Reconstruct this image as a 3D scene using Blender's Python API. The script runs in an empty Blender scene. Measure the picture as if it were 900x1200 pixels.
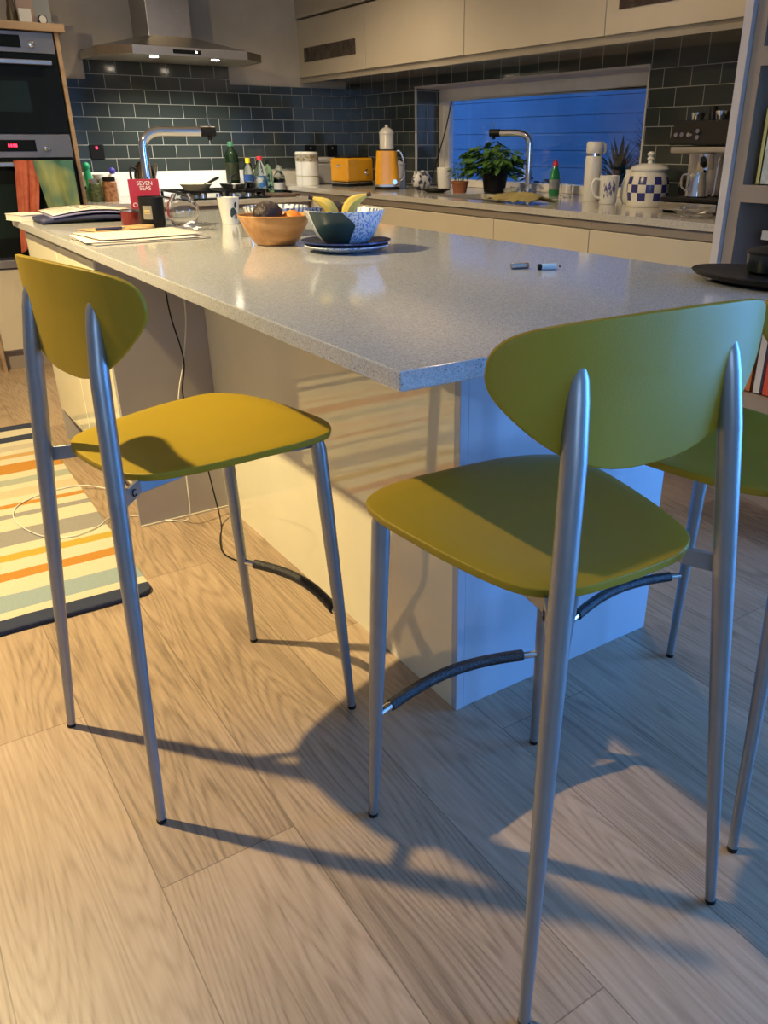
import bpy, bmesh, math, random
from mathutils import Vector, Matrix
random.seed(7)
PI = math.pi
scn = bpy.context.scene
COL = scn.collection

# ------------------------------------------------------------------ materials
def newmat(name):
    m = bpy.data.materials.new(name); m.use_nodes = True
    nt = m.node_tree; b = nt.nodes['Principled BSDF']
    return m, nt, b
def N(nt, t, **kw):
    n = nt.nodes.new(t)
    for k, v in kw.items():
        if k.startswith('i_'): n.inputs[k[2:].replace('_', ' ')].default_value = v
        else: setattr(n, k, v)
    return n
def L(nt, a, b): nt.links.new(a, b)
def rgba(c): return (c[0], c[1], c[2], 1)
def pm(name, col, rough=.5, metal=0, var=.06, scale=8, bump=0, bscale=60, ior=1.5, coat=0, trans=0, emis=None, estr=0, sheen=0, alpha=1):
    """principled with a gentle noise variation"""
    m, nt, b = newmat(name)
    tc = N(nt, 'ShaderNodeTexCoord')
    no = N(nt, 'ShaderNodeTexNoise', i_Scale=scale, i_Detail=3.0)
    L(nt, tc.outputs['Object'], no.inputs['Vector'])
    rp = N(nt, 'ShaderNodeValToRGB')
    rp.color_ramp.elements[0].position = .3; rp.color_ramp.elements[1].position = .7
    rp.color_ramp.elements[0].color = rgba([max(0, c*(1-var)) for c in col])
    rp.color_ramp.elements[1].color = rgba([min(1, c*(1+var)) for c in col])
    L(nt, no.outputs['Fac'], rp.inputs['Fac']); L(nt, rp.outputs['Color'], b.inputs['Base Color'])
    b.inputs['Roughness'].default_value = rough; b.inputs['Metallic'].default_value = metal
    b.inputs['IOR'].default_value = ior; b.inputs['Coat Weight'].default_value = coat
    b.inputs['Transmission Weight'].default_value = trans; b.inputs['Alpha'].default_value = alpha
    b.inputs['Sheen Weight'].default_value = sheen
    if emis: b.inputs['Emission Color'].default_value = rgba(emis); b.inputs['Emission Strength'].default_value = estr
    if bump:
        n2 = N(nt, 'ShaderNodeTexNoise', i_Scale=bscale, i_Detail=4.0); L(nt, tc.outputs['Object'], n2.inputs['Vector'])
        bp = N(nt, 'ShaderNodeBump', i_Strength=bump, i_Distance=.01); L(nt, n2.outputs['Fac'], bp.inputs['Height']); L(nt, bp.outputs['Normal'], b.inputs['Normal'])
    return m
def mathn(nt, op, a, b=None):
    n = nt.nodes.new('ShaderNodeMath'); n.operation = op
    for i, v in enumerate((a, b)):
        if v is None: continue
        if isinstance(v, (int, float)): n.inputs[i].default_value = v
        else: L(nt, v, n.inputs[i])
    return n.outputs[0]
def stripes(name, axis, bounds, cols, rough=.9, bump=0, bscale=300):
    """constant colour bands along one object axis"""
    m, nt, b = newmat(name)
    tc = N(nt, 'ShaderNodeTexCoord'); sp = N(nt, 'ShaderNodeSeparateXYZ'); L(nt, tc.outputs['Object'], sp.inputs[0])
    nz = N(nt, 'ShaderNodeTexNoise', i_Scale=9.0, i_Detail=3.0); L(nt, tc.outputs['Object'], nz.inputs['Vector'])
    wob = mathn(nt, 'MULTIPLY', mathn(nt, 'SUBTRACT', nz.outputs['Fac'], .5), .012 if bump else .0)
    v = mathn(nt, 'ADD', sp.outputs[axis], wob)
    cur = None
    for i in range(len(cols)):
        if cur is None:
            r = N(nt, 'ShaderNodeRGB'); r.outputs[0].default_value = rgba(cols[0]); cur = r.outputs[0]; continue
        g = mathn(nt, 'GREATER_THAN', v, bounds[i])
        mx = N(nt, 'ShaderNodeMixRGB'); L(nt, g, mx.inputs['Fac']); L(nt, cur, mx.inputs['Color1']); mx.inputs['Color2'].default_value = rgba(cols[i]); cur = mx.outputs[0]
    if bump:
        n2 = N(nt, 'ShaderNodeTexNoise', i_Scale=bscale, i_Detail=3.0); L(nt, tc.outputs['Object'], n2.inputs['Vector'])
        mx = N(nt, 'ShaderNodeMixRGB', blend_type='MULTIPLY'); mx.inputs['Fac'].default_value = .35; L(nt, cur, mx.inputs['Color1'])
        L(nt, n2.outputs['Fac'], mx.inputs['Color2']); 
        g2 = N(nt, 'ShaderNodeMixRGB', blend_type='ADD'); g2.inputs['Fac'].default_value = .06; L(nt, mx.outputs[0], g2.inputs['Color1']); L(nt, cur, g2.inputs['Color2']); cur = g2.outputs[0]
        bp = N(nt, 'ShaderNodeBump', i_Strength=bump, i_Distance=.01); L(nt, n2.outputs['Fac'], bp.inputs['Height']); L(nt, bp.outputs['Normal'], b.inputs['Normal'])
    L(nt, cur, b.inputs['Base Color']); b.inputs['Roughness'].default_value = rough
    return m
def wood(name, c1, c2, axis=1, scale=1.0, rough=.5):
    m, nt, b = newmat(name)
    tc = N(nt, 'ShaderNodeTexCoord'); mp = N(nt, 'ShaderNodeMapping'); L(nt, tc.outputs['Object'], mp.inputs['Vector'])
    s = [30*scale]*3; s[axis] = 2.5*scale; mp.inputs['Scale'].default_value = s
    no = N(nt, 'ShaderNodeTexNoise', i_Scale=1.0, i_Detail=6.0, i_Distortion=.8); L(nt, mp.outputs[0], no.inputs['Vector'])
    rp = N(nt, 'ShaderNodeValToRGB'); rp.color_ramp.elements[0].position = .35; rp.color_ramp.elements[1].position = .65
    rp.color_ramp.elements[0].color = rgba(c1); rp.color_ramp.elements[1].color = rgba(c2)
    L(nt, no.outputs['Fac'], rp.inputs['Fac']); L(nt, rp.outputs['Color'], b.inputs['Base Color']); b.inputs['Roughness'].default_value = rough
    return m
def brick(name, uv, offs, bw=.161, rh=.0804, tile=(.028,.036,.036), grout=(.34,.36,.35), rough=.12, flip=0.0):
    """metro tiles; uv = (axis across, 2)"""
    m, nt, b = newmat(name)
    tc = N(nt, 'ShaderNodeTexCoord'); sp = N(nt, 'ShaderNodeSeparateXYZ'); L(nt, tc.outputs['Object'], sp.inputs[0])
    cb = N(nt, 'ShaderNodeCombineXYZ')
    L(nt, mathn(nt, 'ADD', sp.outputs[uv[0]], offs[0]), cb.inputs[0]); L(nt, mathn(nt, 'ADD', sp.outputs[uv[1]], offs[1]), cb.inputs[1])
    br = N(nt, 'ShaderNodeTexBrick', i_Scale=1.0); L(nt, cb.outputs[0], br.inputs['Vector'])
    br.offset = .5; br.inputs['Brick Width'].default_value = bw; br.inputs['Row Height'].default_value = rh
    br.inputs['Mortar Size'].default_value = .0017; br.inputs['Mortar Smooth'].default_value = .15
    br.inputs['Color1'].default_value = rgba(tile); br.inputs['Color2'].default_value = rgba([c*1.35 for c in tile]); br.inputs['Mortar'].default_value = rgba(grout)
    L(nt, br.outputs['Color'], b.inputs['Base Color'])
    L(nt, mathn(nt, 'ADD', mathn(nt, 'MULTIPLY', br.outputs['Fac'], .6), rough), b.inputs['Roughness'])
    nz = N(nt, 'ShaderNodeTexNoise', i_Scale=14.0, i_Detail=2.0); L(nt, tc.outputs['Object'], nz.inputs['Vector'])
    h = mathn(nt, 'ADD', mathn(nt, 'MULTIPLY', br.outputs['Fac'], -1.0), mathn(nt, 'MULTIPLY', nz.outputs['Fac'], .35))
    bp = N(nt, 'ShaderNodeBump', i_Strength=.35, i_Distance=.003); L(nt, h, bp.inputs['Height']); L(nt, bp.outputs['Normal'], b.inputs['Normal'])
    b.inputs['IOR'].default_value = 1.6
    return m
def quartz(name, col, rough=.1):
    m, nt, b = newmat(name)
    tc = N(nt, 'ShaderNodeTexCoord')
    v1 = N(nt, 'ShaderNodeTexVoronoi', i_Scale=230.0); L(nt, tc.outputs['Object'], v1.inputs['Vector'])
    r1 = N(nt, 'ShaderNodeValToRGB'); e = r1.color_ramp.elements
    e[0].position = .10; e[0].color = (.10, .09, .085, 1); e[1].position = .30; e[1].color = rgba(col)
    L(nt, v1.outputs['Distance'], r1.inputs['Fac'])
    # only some cells keep their dark speck
    sel = mathn(nt, 'GREATER_THAN', N(nt, 'ShaderNodeSeparateColor').outputs[0], .0)
    sc = [n for n in nt.nodes if n.bl_idname == 'ShaderNodeSeparateColor'][0]; L(nt, v1.outputs['Color'], sc.inputs[0])
    keep = mathn(nt, 'GREATER_THAN', sc.outputs[0], .62)
    mx = N(nt, 'ShaderNodeMixRGB'); L(nt, keep, mx.inputs['Fac']); mx.inputs['Color1'].default_value = rgba(col); L(nt, r1.outputs['Color'], mx.inputs['Color2'])
    v2 = N(nt, 'ShaderNodeTexVoronoi', i_Scale=420.0); L(nt, tc.outputs['Object'], v2.inputs['Vector'])
    sc2 = N(nt, 'ShaderNodeSeparateColor'); L(nt, v2.outputs['Color'], sc2.inputs[0])
    mx2 = N(nt, 'ShaderNodeMixRGB', blend_type='MULTIPLY'); mx2.inputs['Fac'].default_value = .3; L(nt, mx.outputs[0], mx2.inputs['Color1']); L(nt, sc2.outputs[1], mx2.inputs['Color2'])
    L(nt, mx2.outputs[0], b.inputs['Base Color']); b.inputs['Roughness'].default_value = rough; b.inputs['IOR'].default_value = 1.85
    return m
def floor_mat():
    m, nt, b = newmat('oak_planks')
    tc = N(nt, 'ShaderNodeTexCoord'); sp = N(nt, 'ShaderNodeSeparateXYZ'); L(nt, tc.outputs['Object'], sp.inputs[0])
    X, Y = sp.outputs[0], sp.outputs[1]
    W, LN = .256, 1.72
    xr = mathn(nt, 'DIVIDE', mathn(nt, 'ADD', X, .378), W); ix = mathn(nt, 'FLOOR', xr); fx = mathn(nt, 'FRACT', xr)
    yr = mathn(nt, 'DIVIDE', mathn(nt, 'ADD', mathn(nt, 'ADD', Y, -.222), mathn(nt, 'MULTIPLY', ix, .575)), LN)
    iy = mathn(nt, 'FLOOR', yr); fy = mathn(nt, 'FRACT', yr)
    idc = N(nt, 'ShaderNodeCombineXYZ'); L(nt, ix, idc.inputs[0]); L(nt, iy, idc.inputs[1])
    wn = N(nt, 'ShaderNodeTexWhiteNoise', noise_dimensions='3D'); L(nt, idc.outputs[0], wn.inputs['Vector'])
    rnd = wn.outputs['Value']
    # coordinates for the grain, different for each plank
    off = mathn(nt, 'MULTIPLY', rnd, 37.0)
    g1 = N(nt, 'ShaderNodeCombineXYZ'); L(nt, mathn(nt, 'MULTIPLY', X, 6.0), g1.inputs[0]); L(nt, mathn(nt, 'MULTIPLY', Y, .55), g1.inputs[1]); L(nt, off, g1.inputs[2])
    n1 = N(nt, 'ShaderNodeTexNoise', i_Scale=1.0, i_Detail=1.5, i_Roughness=.45, i_Distortion=.2); L(nt, g1.outputs[0], n1.inputs['Vector'])
    rings = mathn(nt, 'SINE', mathn(nt, 'MULTIPLY', n1.outputs['Fac'], 230.0))
    rings = mathn(nt, 'MULTIPLY_ADD', rings, .5); rings.node.inputs[2].default_value = .5
    g2 = N(nt, 'ShaderNodeCombineXYZ'); L(nt, mathn(nt, 'MULTIPLY', X, 170.0), g2.inputs[0]); L(nt, mathn(nt, 'MULTIPLY', Y, 7.0), g2.inputs[1]); L(nt, off, g2.inputs[2])
    n2 = N(nt, 'ShaderNodeTexNoise', i_Scale=1.0, i_Detail=4.0, i_Roughness=.6); L(nt, g2.outputs[0], n2.inputs['Vector'])
    g3 = N(nt, 'ShaderNodeCombineXYZ'); L(nt, mathn(nt, 'MULTIPLY', X, 2.6), g3.inputs[0]); L(nt, mathn(nt, 'MULTIPLY', Y, .9), g3.inputs[1]); L(nt, off, g3.inputs[2])
    n3 = N(nt, 'ShaderNodeTexNoise', i_Scale=1.0, i_Detail=3.0); L(nt, g3.outputs[0], n3.inputs['Vector'])
    t = mathn(nt, 'ADD', mathn(nt, 'MULTIPLY', mathn(nt, 'POWER', rings, 2.2), .13), mathn(nt, 'MULTIPLY', n2.outputs['Fac'], .62))
    t = mathn(nt, 'ADD', t, mathn(nt, 'MULTIPLY', n3.outputs['Fac'], .5))
    t = mathn(nt, 'ADD', t, mathn(nt, 'MULTIPLY', rnd, .22))
    rp = N(nt, 'ShaderNodeValToRGB'); e = rp.color_ramp.elements
    e[0].position = .38; e[0].color = (.48, .365, .26, 1); e[1].position = 1.0; e[1].color = (.155, .11, .075, 1)
    k = e.new(.68); k.color = (.36, .265, .18, 1)
    L(nt, t, rp.inputs['Fac'])
    # seams
    ex = mathn(nt, 'MINIMUM', fx, mathn(nt, 'SUBTRACT', 1.0, fx)); ex = mathn(nt, 'LESS_THAN', ex, .0048)
    ey = mathn(nt, 'MINIMUM', fy, mathn(nt, 'SUBTRACT', 1.0, fy)); ey = mathn(nt, 'LESS_THAN', ey, .0007)
    seam = mathn(nt, 'MAXIMUM', ex, ey)
    mx = N(nt, 'ShaderNodeMixRGB'); L(nt, mathn(nt, 'MULTIPLY', seam, .6), mx.inputs['Fac']); L(nt, rp.outputs['Color'], mx.inputs['Color1']); mx.inputs['Color2'].default_value = (.07, .05, .035, 1)
    L(nt, mx.outputs[0], b.inputs['Base Color'])
    L(nt, mathn(nt, 'ADD', mathn(nt, 'MULTIPLY', n2.outputs['Fac'], .18), .30), b.inputs['Roughness'])
    h = mathn(nt, 'SUBTRACT', mathn(nt, 'ADD', mathn(nt, 'MULTIPLY', n2.outputs['Fac'], .5), mathn(nt, 'MULTIPLY', rings, .12)), seam)
    bp = N(nt, 'ShaderNodeBump', i_Strength=.12, i_Distance=.002); L(nt, h, bp.inputs['Height']); L(nt, bp.outputs['Normal'], b.inputs['Normal'])
    return m
def checker(name, c1, c2, nu, zs, rough=.25):
    m, nt, b = newmat(name)
    tc = N(nt, 'ShaderNodeTexCoord'); sp = N(nt, 'ShaderNodeSeparateXYZ'); L(nt, tc.outputs['Object'], sp.inputs[0])
    an = mathn(nt, 'ARCTAN2', sp.outputs[1], sp.outputs[0]); a = mathn(nt, 'FLOOR', mathn(nt, 'MULTIPLY', mathn(nt, 'ADD', an, .15), nu/(2*PI)))
    z = mathn(nt, 'FLOOR', mathn(nt, 'MULTIPLY', mathn(nt, 'SUBTRACT', sp.outputs[2], zs[0]), 3.0/(zs[1]-zs[0])))
    s = mathn(nt, 'PINGPONG', mathn(nt, 'ADD', a, z), 1.0)
    inb = mathn(nt, 'MULTIPLY', mathn(nt, 'GREATER_THAN', sp.outputs[2], zs[0]), mathn(nt, 'LESS_THAN', sp.outputs[2], zs[1]))
    f = mathn(nt, 'MULTIPLY', mathn(nt, 'ROUND', s), inb)
    mx = N(nt, 'ShaderNodeMixRGB'); L(nt, f, mx.inputs['Fac']); mx.inputs['Color1'].default_value = rgba(c1); mx.inputs['Color2'].default_value = rgba(c2)
    L(nt, mx.outputs[0], b.inputs['Base Color']); b.inputs['Roughness'].default_value = rough
    return m
def blotch(name, c1, c2, scale=40, thr=.5, rough=.35, kind='noise', smooth=.02):
    m, nt, b = newmat(name)
    tc = N(nt, 'ShaderNodeTexCoord')
    if kind == 'noise':
        no = N(nt, 'ShaderNodeTexNoise', i_Scale=scale, i_Detail=1.0); out = no.outputs['Fac']
    else:
        no = N(nt, 'ShaderNodeTexVoronoi', i_Scale=scale); out = no.outputs['Distance']
    L(nt, tc.outputs['Object'], no.inputs['Vector'])
    rp = N(nt, 'ShaderNodeValToRGB'); rp.color_ramp.elements[0].position = thr-smooth; rp.color_ramp.elements[1].position = thr+smooth
    rp.color_ramp.elements[0].color = rgba(c1); rp.color_ramp.elements[1].color = rgba(c2)
    L(nt, out, rp.inputs['Fac']); L(nt, rp.outputs['Color'], b.inputs['Base Color']); b.inputs['Roughness'].default_value = rough
    return m
def radial(name, c1, c2, n, rough=.3):
    m, nt, b = newmat(name)
    tc = N(nt, 'ShaderNodeTexCoord'); sp = N(nt, 'ShaderNodeSeparateXYZ'); L(nt, tc.outputs['Object'], sp.inputs[0])
    an = mathn(nt, 'ARCTAN2', sp.outputs[1], sp.outputs[0])
    f = mathn(nt, 'GREATER_THAN', mathn(nt, 'SINE', mathn(nt, 'MULTIPLY', an, float(n))), .1)
    mx = N(nt, 'ShaderNodeMixRGB'); L(nt, f, mx.inputs['Fac']); mx.inputs['Color1'].default_value = rgba(c1); mx.inputs['Color2'].default_value = rgba(c2)
    L(nt, mx.outputs[0], b.inputs['Base Color']); b.inputs['Roughness'].default_value = rough
    return m
def glassmat(name, col=(1, 1, 1), rough=.02, ior=1.45):
    m, nt, b = newmat(name)
    tc = N(nt, 'ShaderNodeTexCoord'); no = N(nt, 'ShaderNodeTexNoise', i_Scale=6.0); L(nt, tc.outputs['Object'], no.inputs['Vector'])
    rp = N(nt, 'ShaderNodeValToRGB'); rp.color_ramp.elements[0].color = rgba([c*.95 for c in col]); rp.color_ramp.elements[1].color = rgba(col)
    L(nt, no.outputs['Fac'], rp.inputs['Fac']); L(nt, rp.outputs['Color'], b.inputs['Base Color'])
    b.inputs['Transmission Weight'].default_value = 1; b.inputs['Roughness'].default_value = rough; b.inputs['IOR'].default_value = ior
    return m
def filmmat(name, col=(.9, .95, 1), alpha=.25, rough=.05):
    """thin clear film / window pane: mostly see-through with sharp reflections"""
    m, nt, b = newmat(name)
    out = [n for n in nt.nodes if n.bl_idname == 'ShaderNodeOutputMaterial'][0]
    tr = N(nt, 'ShaderNodeBsdfTransparent'); tr.inputs[0].default_value = rgba(col)
    gl = N(nt, 'ShaderNodeBsdfGlossy'); gl.inputs['Roughness'].default_value = rough; gl.inputs['Color'].default_value = (1, 1, 1, 1)
    fr = N(nt, 'ShaderNodeLayerWeight', i_Blend=.5)
    no = N(nt, 'ShaderNodeTexNoise', i_Scale=3.0); f = mathn(nt, 'ADD', mathn(nt, 'ADD', mathn(nt, 'MULTIPLY', mathn(nt, 'POWER', fr.outputs['Facing'], 4.0), .75), .04), mathn(nt, 'MULTIPLY', no.outputs['Fac'], alpha))
    mx = N(nt, 'ShaderNodeMixShader'); L(nt, f, mx.inputs[0]); L(nt, tr.outputs[0], mx.inputs[1]); L(nt, gl.outputs[0], mx.inputs[2])
    L(nt, mx.outputs[0], out.inputs['Surface'])
    return m

M = {}
M['floor'] = floor_mat()
M['plaster'] = pm('warm_white_plaster', (.52, .48, .41), .8, bump=.05)
M['ceiling'] = pm('ceiling_paint', (.62, .59, .52), .85)
M['tileA'] = brick('slate_metro_tiles', (0, 2), (-.0 , 0))
M['quartz'] = quartz('speckled_quartz', (.56, .58, .60), .10)
M['quartz_light'] = quartz('pale_quartz', (.52, .50, .46), .12)
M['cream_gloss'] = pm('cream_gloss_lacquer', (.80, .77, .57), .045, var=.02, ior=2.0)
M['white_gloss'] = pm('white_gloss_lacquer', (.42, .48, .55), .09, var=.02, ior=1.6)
M['cream'] = pm('cream_cabinet_lacquer', (.50, .45, .36), .22, var=.02)
M['taupe'] = pm('taupe_panel', (.27, .23, .20), .4, var=.04)
M['greypanel'] = pm('grey_beige_panel', (.36, .33, .30), .35, var=.03)
M['lightgrey'] = pm('light_grey_panel', (.52, .50, .52), .4, var=.03)
M['shadow'] = pm('recess_shadow', (.12, .10, .08), .6)
M['steel'] = pm('brushed_steel', (.52, .50, .47), .32, 1, var=.05, scale=30)
M['chrome'] = pm('chrome', (.75, .75, .76), .07, 1, var=.02)
M['blackglass'] = pm('black_glass', (.008, .01, .011), .06, var=.1, ior=1.14)
M['black'] = pm('black_plastic', (.010, .010, .011), .4, ior=1.28)
M['rubber'] = pm('black_ribbed_rubber', (.012, .012, .014), .45, bump=.4, bscale=220)
M['olive'] = pm('olive_plastic', (.33, .232, .014), .45, ior=1.35, var=.03, bump=.05, bscale=500)
M['legmetal'] = pm('satin_grey_metal', (.30, .315, .33), .36, .7, var=.05, scale=20)
M['white'] = pm('white_ceramic', (.66, .66, .63), .2, var=.03)
M['whitepl'] = pm('white_plastic', (.62, .62, .6), .4, var=.03)
M['yellow'] = pm('amber_enamel', (.72, .35, .015), .22, var=.03)
M['terracotta'] = pm('terracotta', (.26, .09, .04), .8, var=.12)
M['leaf'] = blotch('basil_leaf', (.035, .10, .02), (.10, .22, .05), 20, .5, .5, smooth=.2)
M['leafd'] = blotch('dark_leaf', (.012, .035, .014), (.03, .075, .03), 20, .5, .5, smooth=.2)
M['soil'] = pm('soil', (.03, .02, .015), .95)
M['paper'] = pm('paper', (.70, .66, .60), .8, var=.03)
M['kraft'] = pm('kraft_paper', (.45, .30, .15), .8)
M['navy'] = pm('navy_card', (.03, .035, .09), .6)
M['blueflat'] = pm('periwinkle_page', (.20, .20, .36), .7)
M['redcard'] = pm('red_card', (.30, .012, .025), .35, var=.05)
M['redglass'] = pm('dark_red_wax', (.16, .02, .02), .15, var=.1)
M['woodbowl'] = wood('turned_wood', (.38, .17, .05), (.60, .32, .12), 0, .8, .35)
M['plank'] = wood('oak_board', (.26, .17, .10), (.38, .27, .17), 0, .5, .5)
M['darkwood'] = wood('dark_board', (.05, .03, .02), (.11, .065, .04), 0, .6, .4)
M['avocado'] = pm('avocado_skin', (.028, .018, .02), .5, bump=.6, bscale=90)
M['orange'] = pm('orange_peel', (.75, .22, .02), .45, bump=.3, bscale=160)
M['banana'] = blotch('ripe_banana', (.10, .05, .015), (.62, .47, .09), 14, .33, .45, smooth=.03)
M['bananatip'] = pm('banana_stem', (.05, .02, .02), .7)
M['teal'] = pm('dark_teal_glaze', (.02, .05, .06), .25, var=.08)
M['blueglaze'] = pm('cobalt_glaze', (.025, .04, .16), .12, var=.15)
M['darkglaze'] = pm('dark_blue_grey_glaze', (.035, .04, .07), .15, var=.1)
M['bluedots'] = blotch('blue_fleck_glaze', (.16, .28, .55), (.60, .66, .72), 170, .46, .25, smooth=.03)
M['bluestripe'] = radial('blue_striped_glaze', (.66, .68, .70), (.05, .11, .38), 44)
M['bluelattice'] = radial('blue_dash_glaze', (.66, .68, .70), (.10, .15, .30), 30)
M['glass'] = glassmat('clear_glass')
M['greenglass'] = glassmat('green_glass', (.45, .68, .42), .03)
M['bottlepl'] = glassmat('clear_bottle_plastic', (.85, .92, .88), .05)
M['oil'] = pm('sunflower_oil', (.70, .50, .05), .08, var=.05)
M['darkgreen'] = pm('dark_green_glass', (.005, .014, .005), .08)
M['film'] = filmmat('clear_plastic_film', (.9, .9, .9), .35, .12)
M['pane'] = filmmat('window_pane', (.85, .92, 1), .03, .01)
M['bluesoap'] = pm('blue_liquid', (.03, .20, .34), .1)
M['greensoap'] = pm('green_liquid', (.02, .20, .06), .12)
M['label_white'] = pm('white_label', (.62, .64, .64), .5)
M['label_blue'] = pm('blue_label', (.05, .14, .45), .5)
M['label_teal'] = pm('teal_label', (.04, .30, .34), .5)
M['yellowcap'] = pm('yellow_cap', (.80, .62, .02), .4)
M['redcap'] = pm('red_cap', (.55, .03, .04), .4)
M['bluecap'] = pm('blue_cap', (.05, .04, .40), .4)
M['mint'] = pm('mint_green_plastic', (.03, .40, .20), .35)
M['spice'] = blotch('spice_contents', (.18, .05, .02), (.36, .20, .10), 60, .5, .6, smooth=.2)
M['herb'] = blotch('herb_contents', (.05, .10, .03), (.2, .22, .1), 70, .5, .6, smooth=.2)
M['gold'] = pm('gold_print', (.48, .36, .14), .4)
M['goldmetal'] = pm('brass_cap', (.6, .45, .2), .3, 1)
M['orangecloth'] = blotch('orange_towel', (.42, .09, .05), (.56, .16, .09), 25, .5, .9, smooth=.3)
M['batik'] = blotch('tie_dye_towel', (.06, .17, .14), (.33, .37, .15), 7, .52, .9, smooth=.12)
M['mustard'] = pm('mustard_cloth', (.24, .20, .08), .9, bump=.4, bscale=90, var=.2)
M['whitecord'] = pm('white_cord', (.62, .60, .54), .5)
M['led_red'] = pm('red_led', (.5, .01, .02), .5, emis=(1, .03, .08), estr=4)
M['led_blue'] = pm('blue_led', (.2, .4, .9), .5, emis=(.15, .4, 1), estr=1.6)
M['bulb'] = pm('lamp_lens', (1, .9, .75), .5, emis=(1, .86, .62), estr=40)
M['ceilbulb'] = pm('downlight_lens', (1, .9, .7), .5, emis=(1, .72, .38), estr=30)
M['hoodfilter'] = pm('hood_filter_mesh', (.5, .47, .40), .4, .8, bump=.3, bscale=250)
M['brownglass'] = pm('smoked_glass', (.06, .045, .035), .1, var=.4, scale=20)
M['brick_out'] = pm('garden_board', (.30, .34, .40), .7, var=.12, scale=3)
M['patio'] = pm('patio_paving', (.25, .26, .27), .8)
M['book_yellow'] = pm('lime_book_spine', (.50, .50, .20), .6)
M['book_grey'] = blotch('pale_book_spine', (.36, .42, .44), (.55, .58, .58), 25, .5, .6, smooth=.1)
M['book_white'] = pm('white_book_spine', (.52, .50, .52), .6)
M['book_red'] = pm('red_book_spine', (.52, .07, .04), .6)
M['book_orange'] = pm('orange_book_spine', (.45, .15, .05), .6)
M['book_dark'] = pm('dark_book_spine', (.06, .05, .06), .6)
M['battery_blue'] = pm('pale_blue_wrap', (.35, .55, .70), .3)
M['copper'] = pm('copper_cap', (.55, .30, .18), .3, 1)
M['lavender'] = blotch('lavender_print', (.10, .09, .30), (.66, .66, .66), 55, .44, .25)
M['floral'] = blotch('dark_floral_tile', (.03, .05, .10), (.60, .64, .66), 45, .47, .4)
M['curvepat'] = blotch('black_white_pattern', (.05, .06, .10), (.60, .60, .62), 28, .48, .5)
M['newsprint'] = stripes('printed_page', 0, [0]+[.02+.018*i for i in range(12)], [(.68, .63, .55) if i % 2 == 0 else (.60, .56, .50) for i in range(13)], .8)

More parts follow.
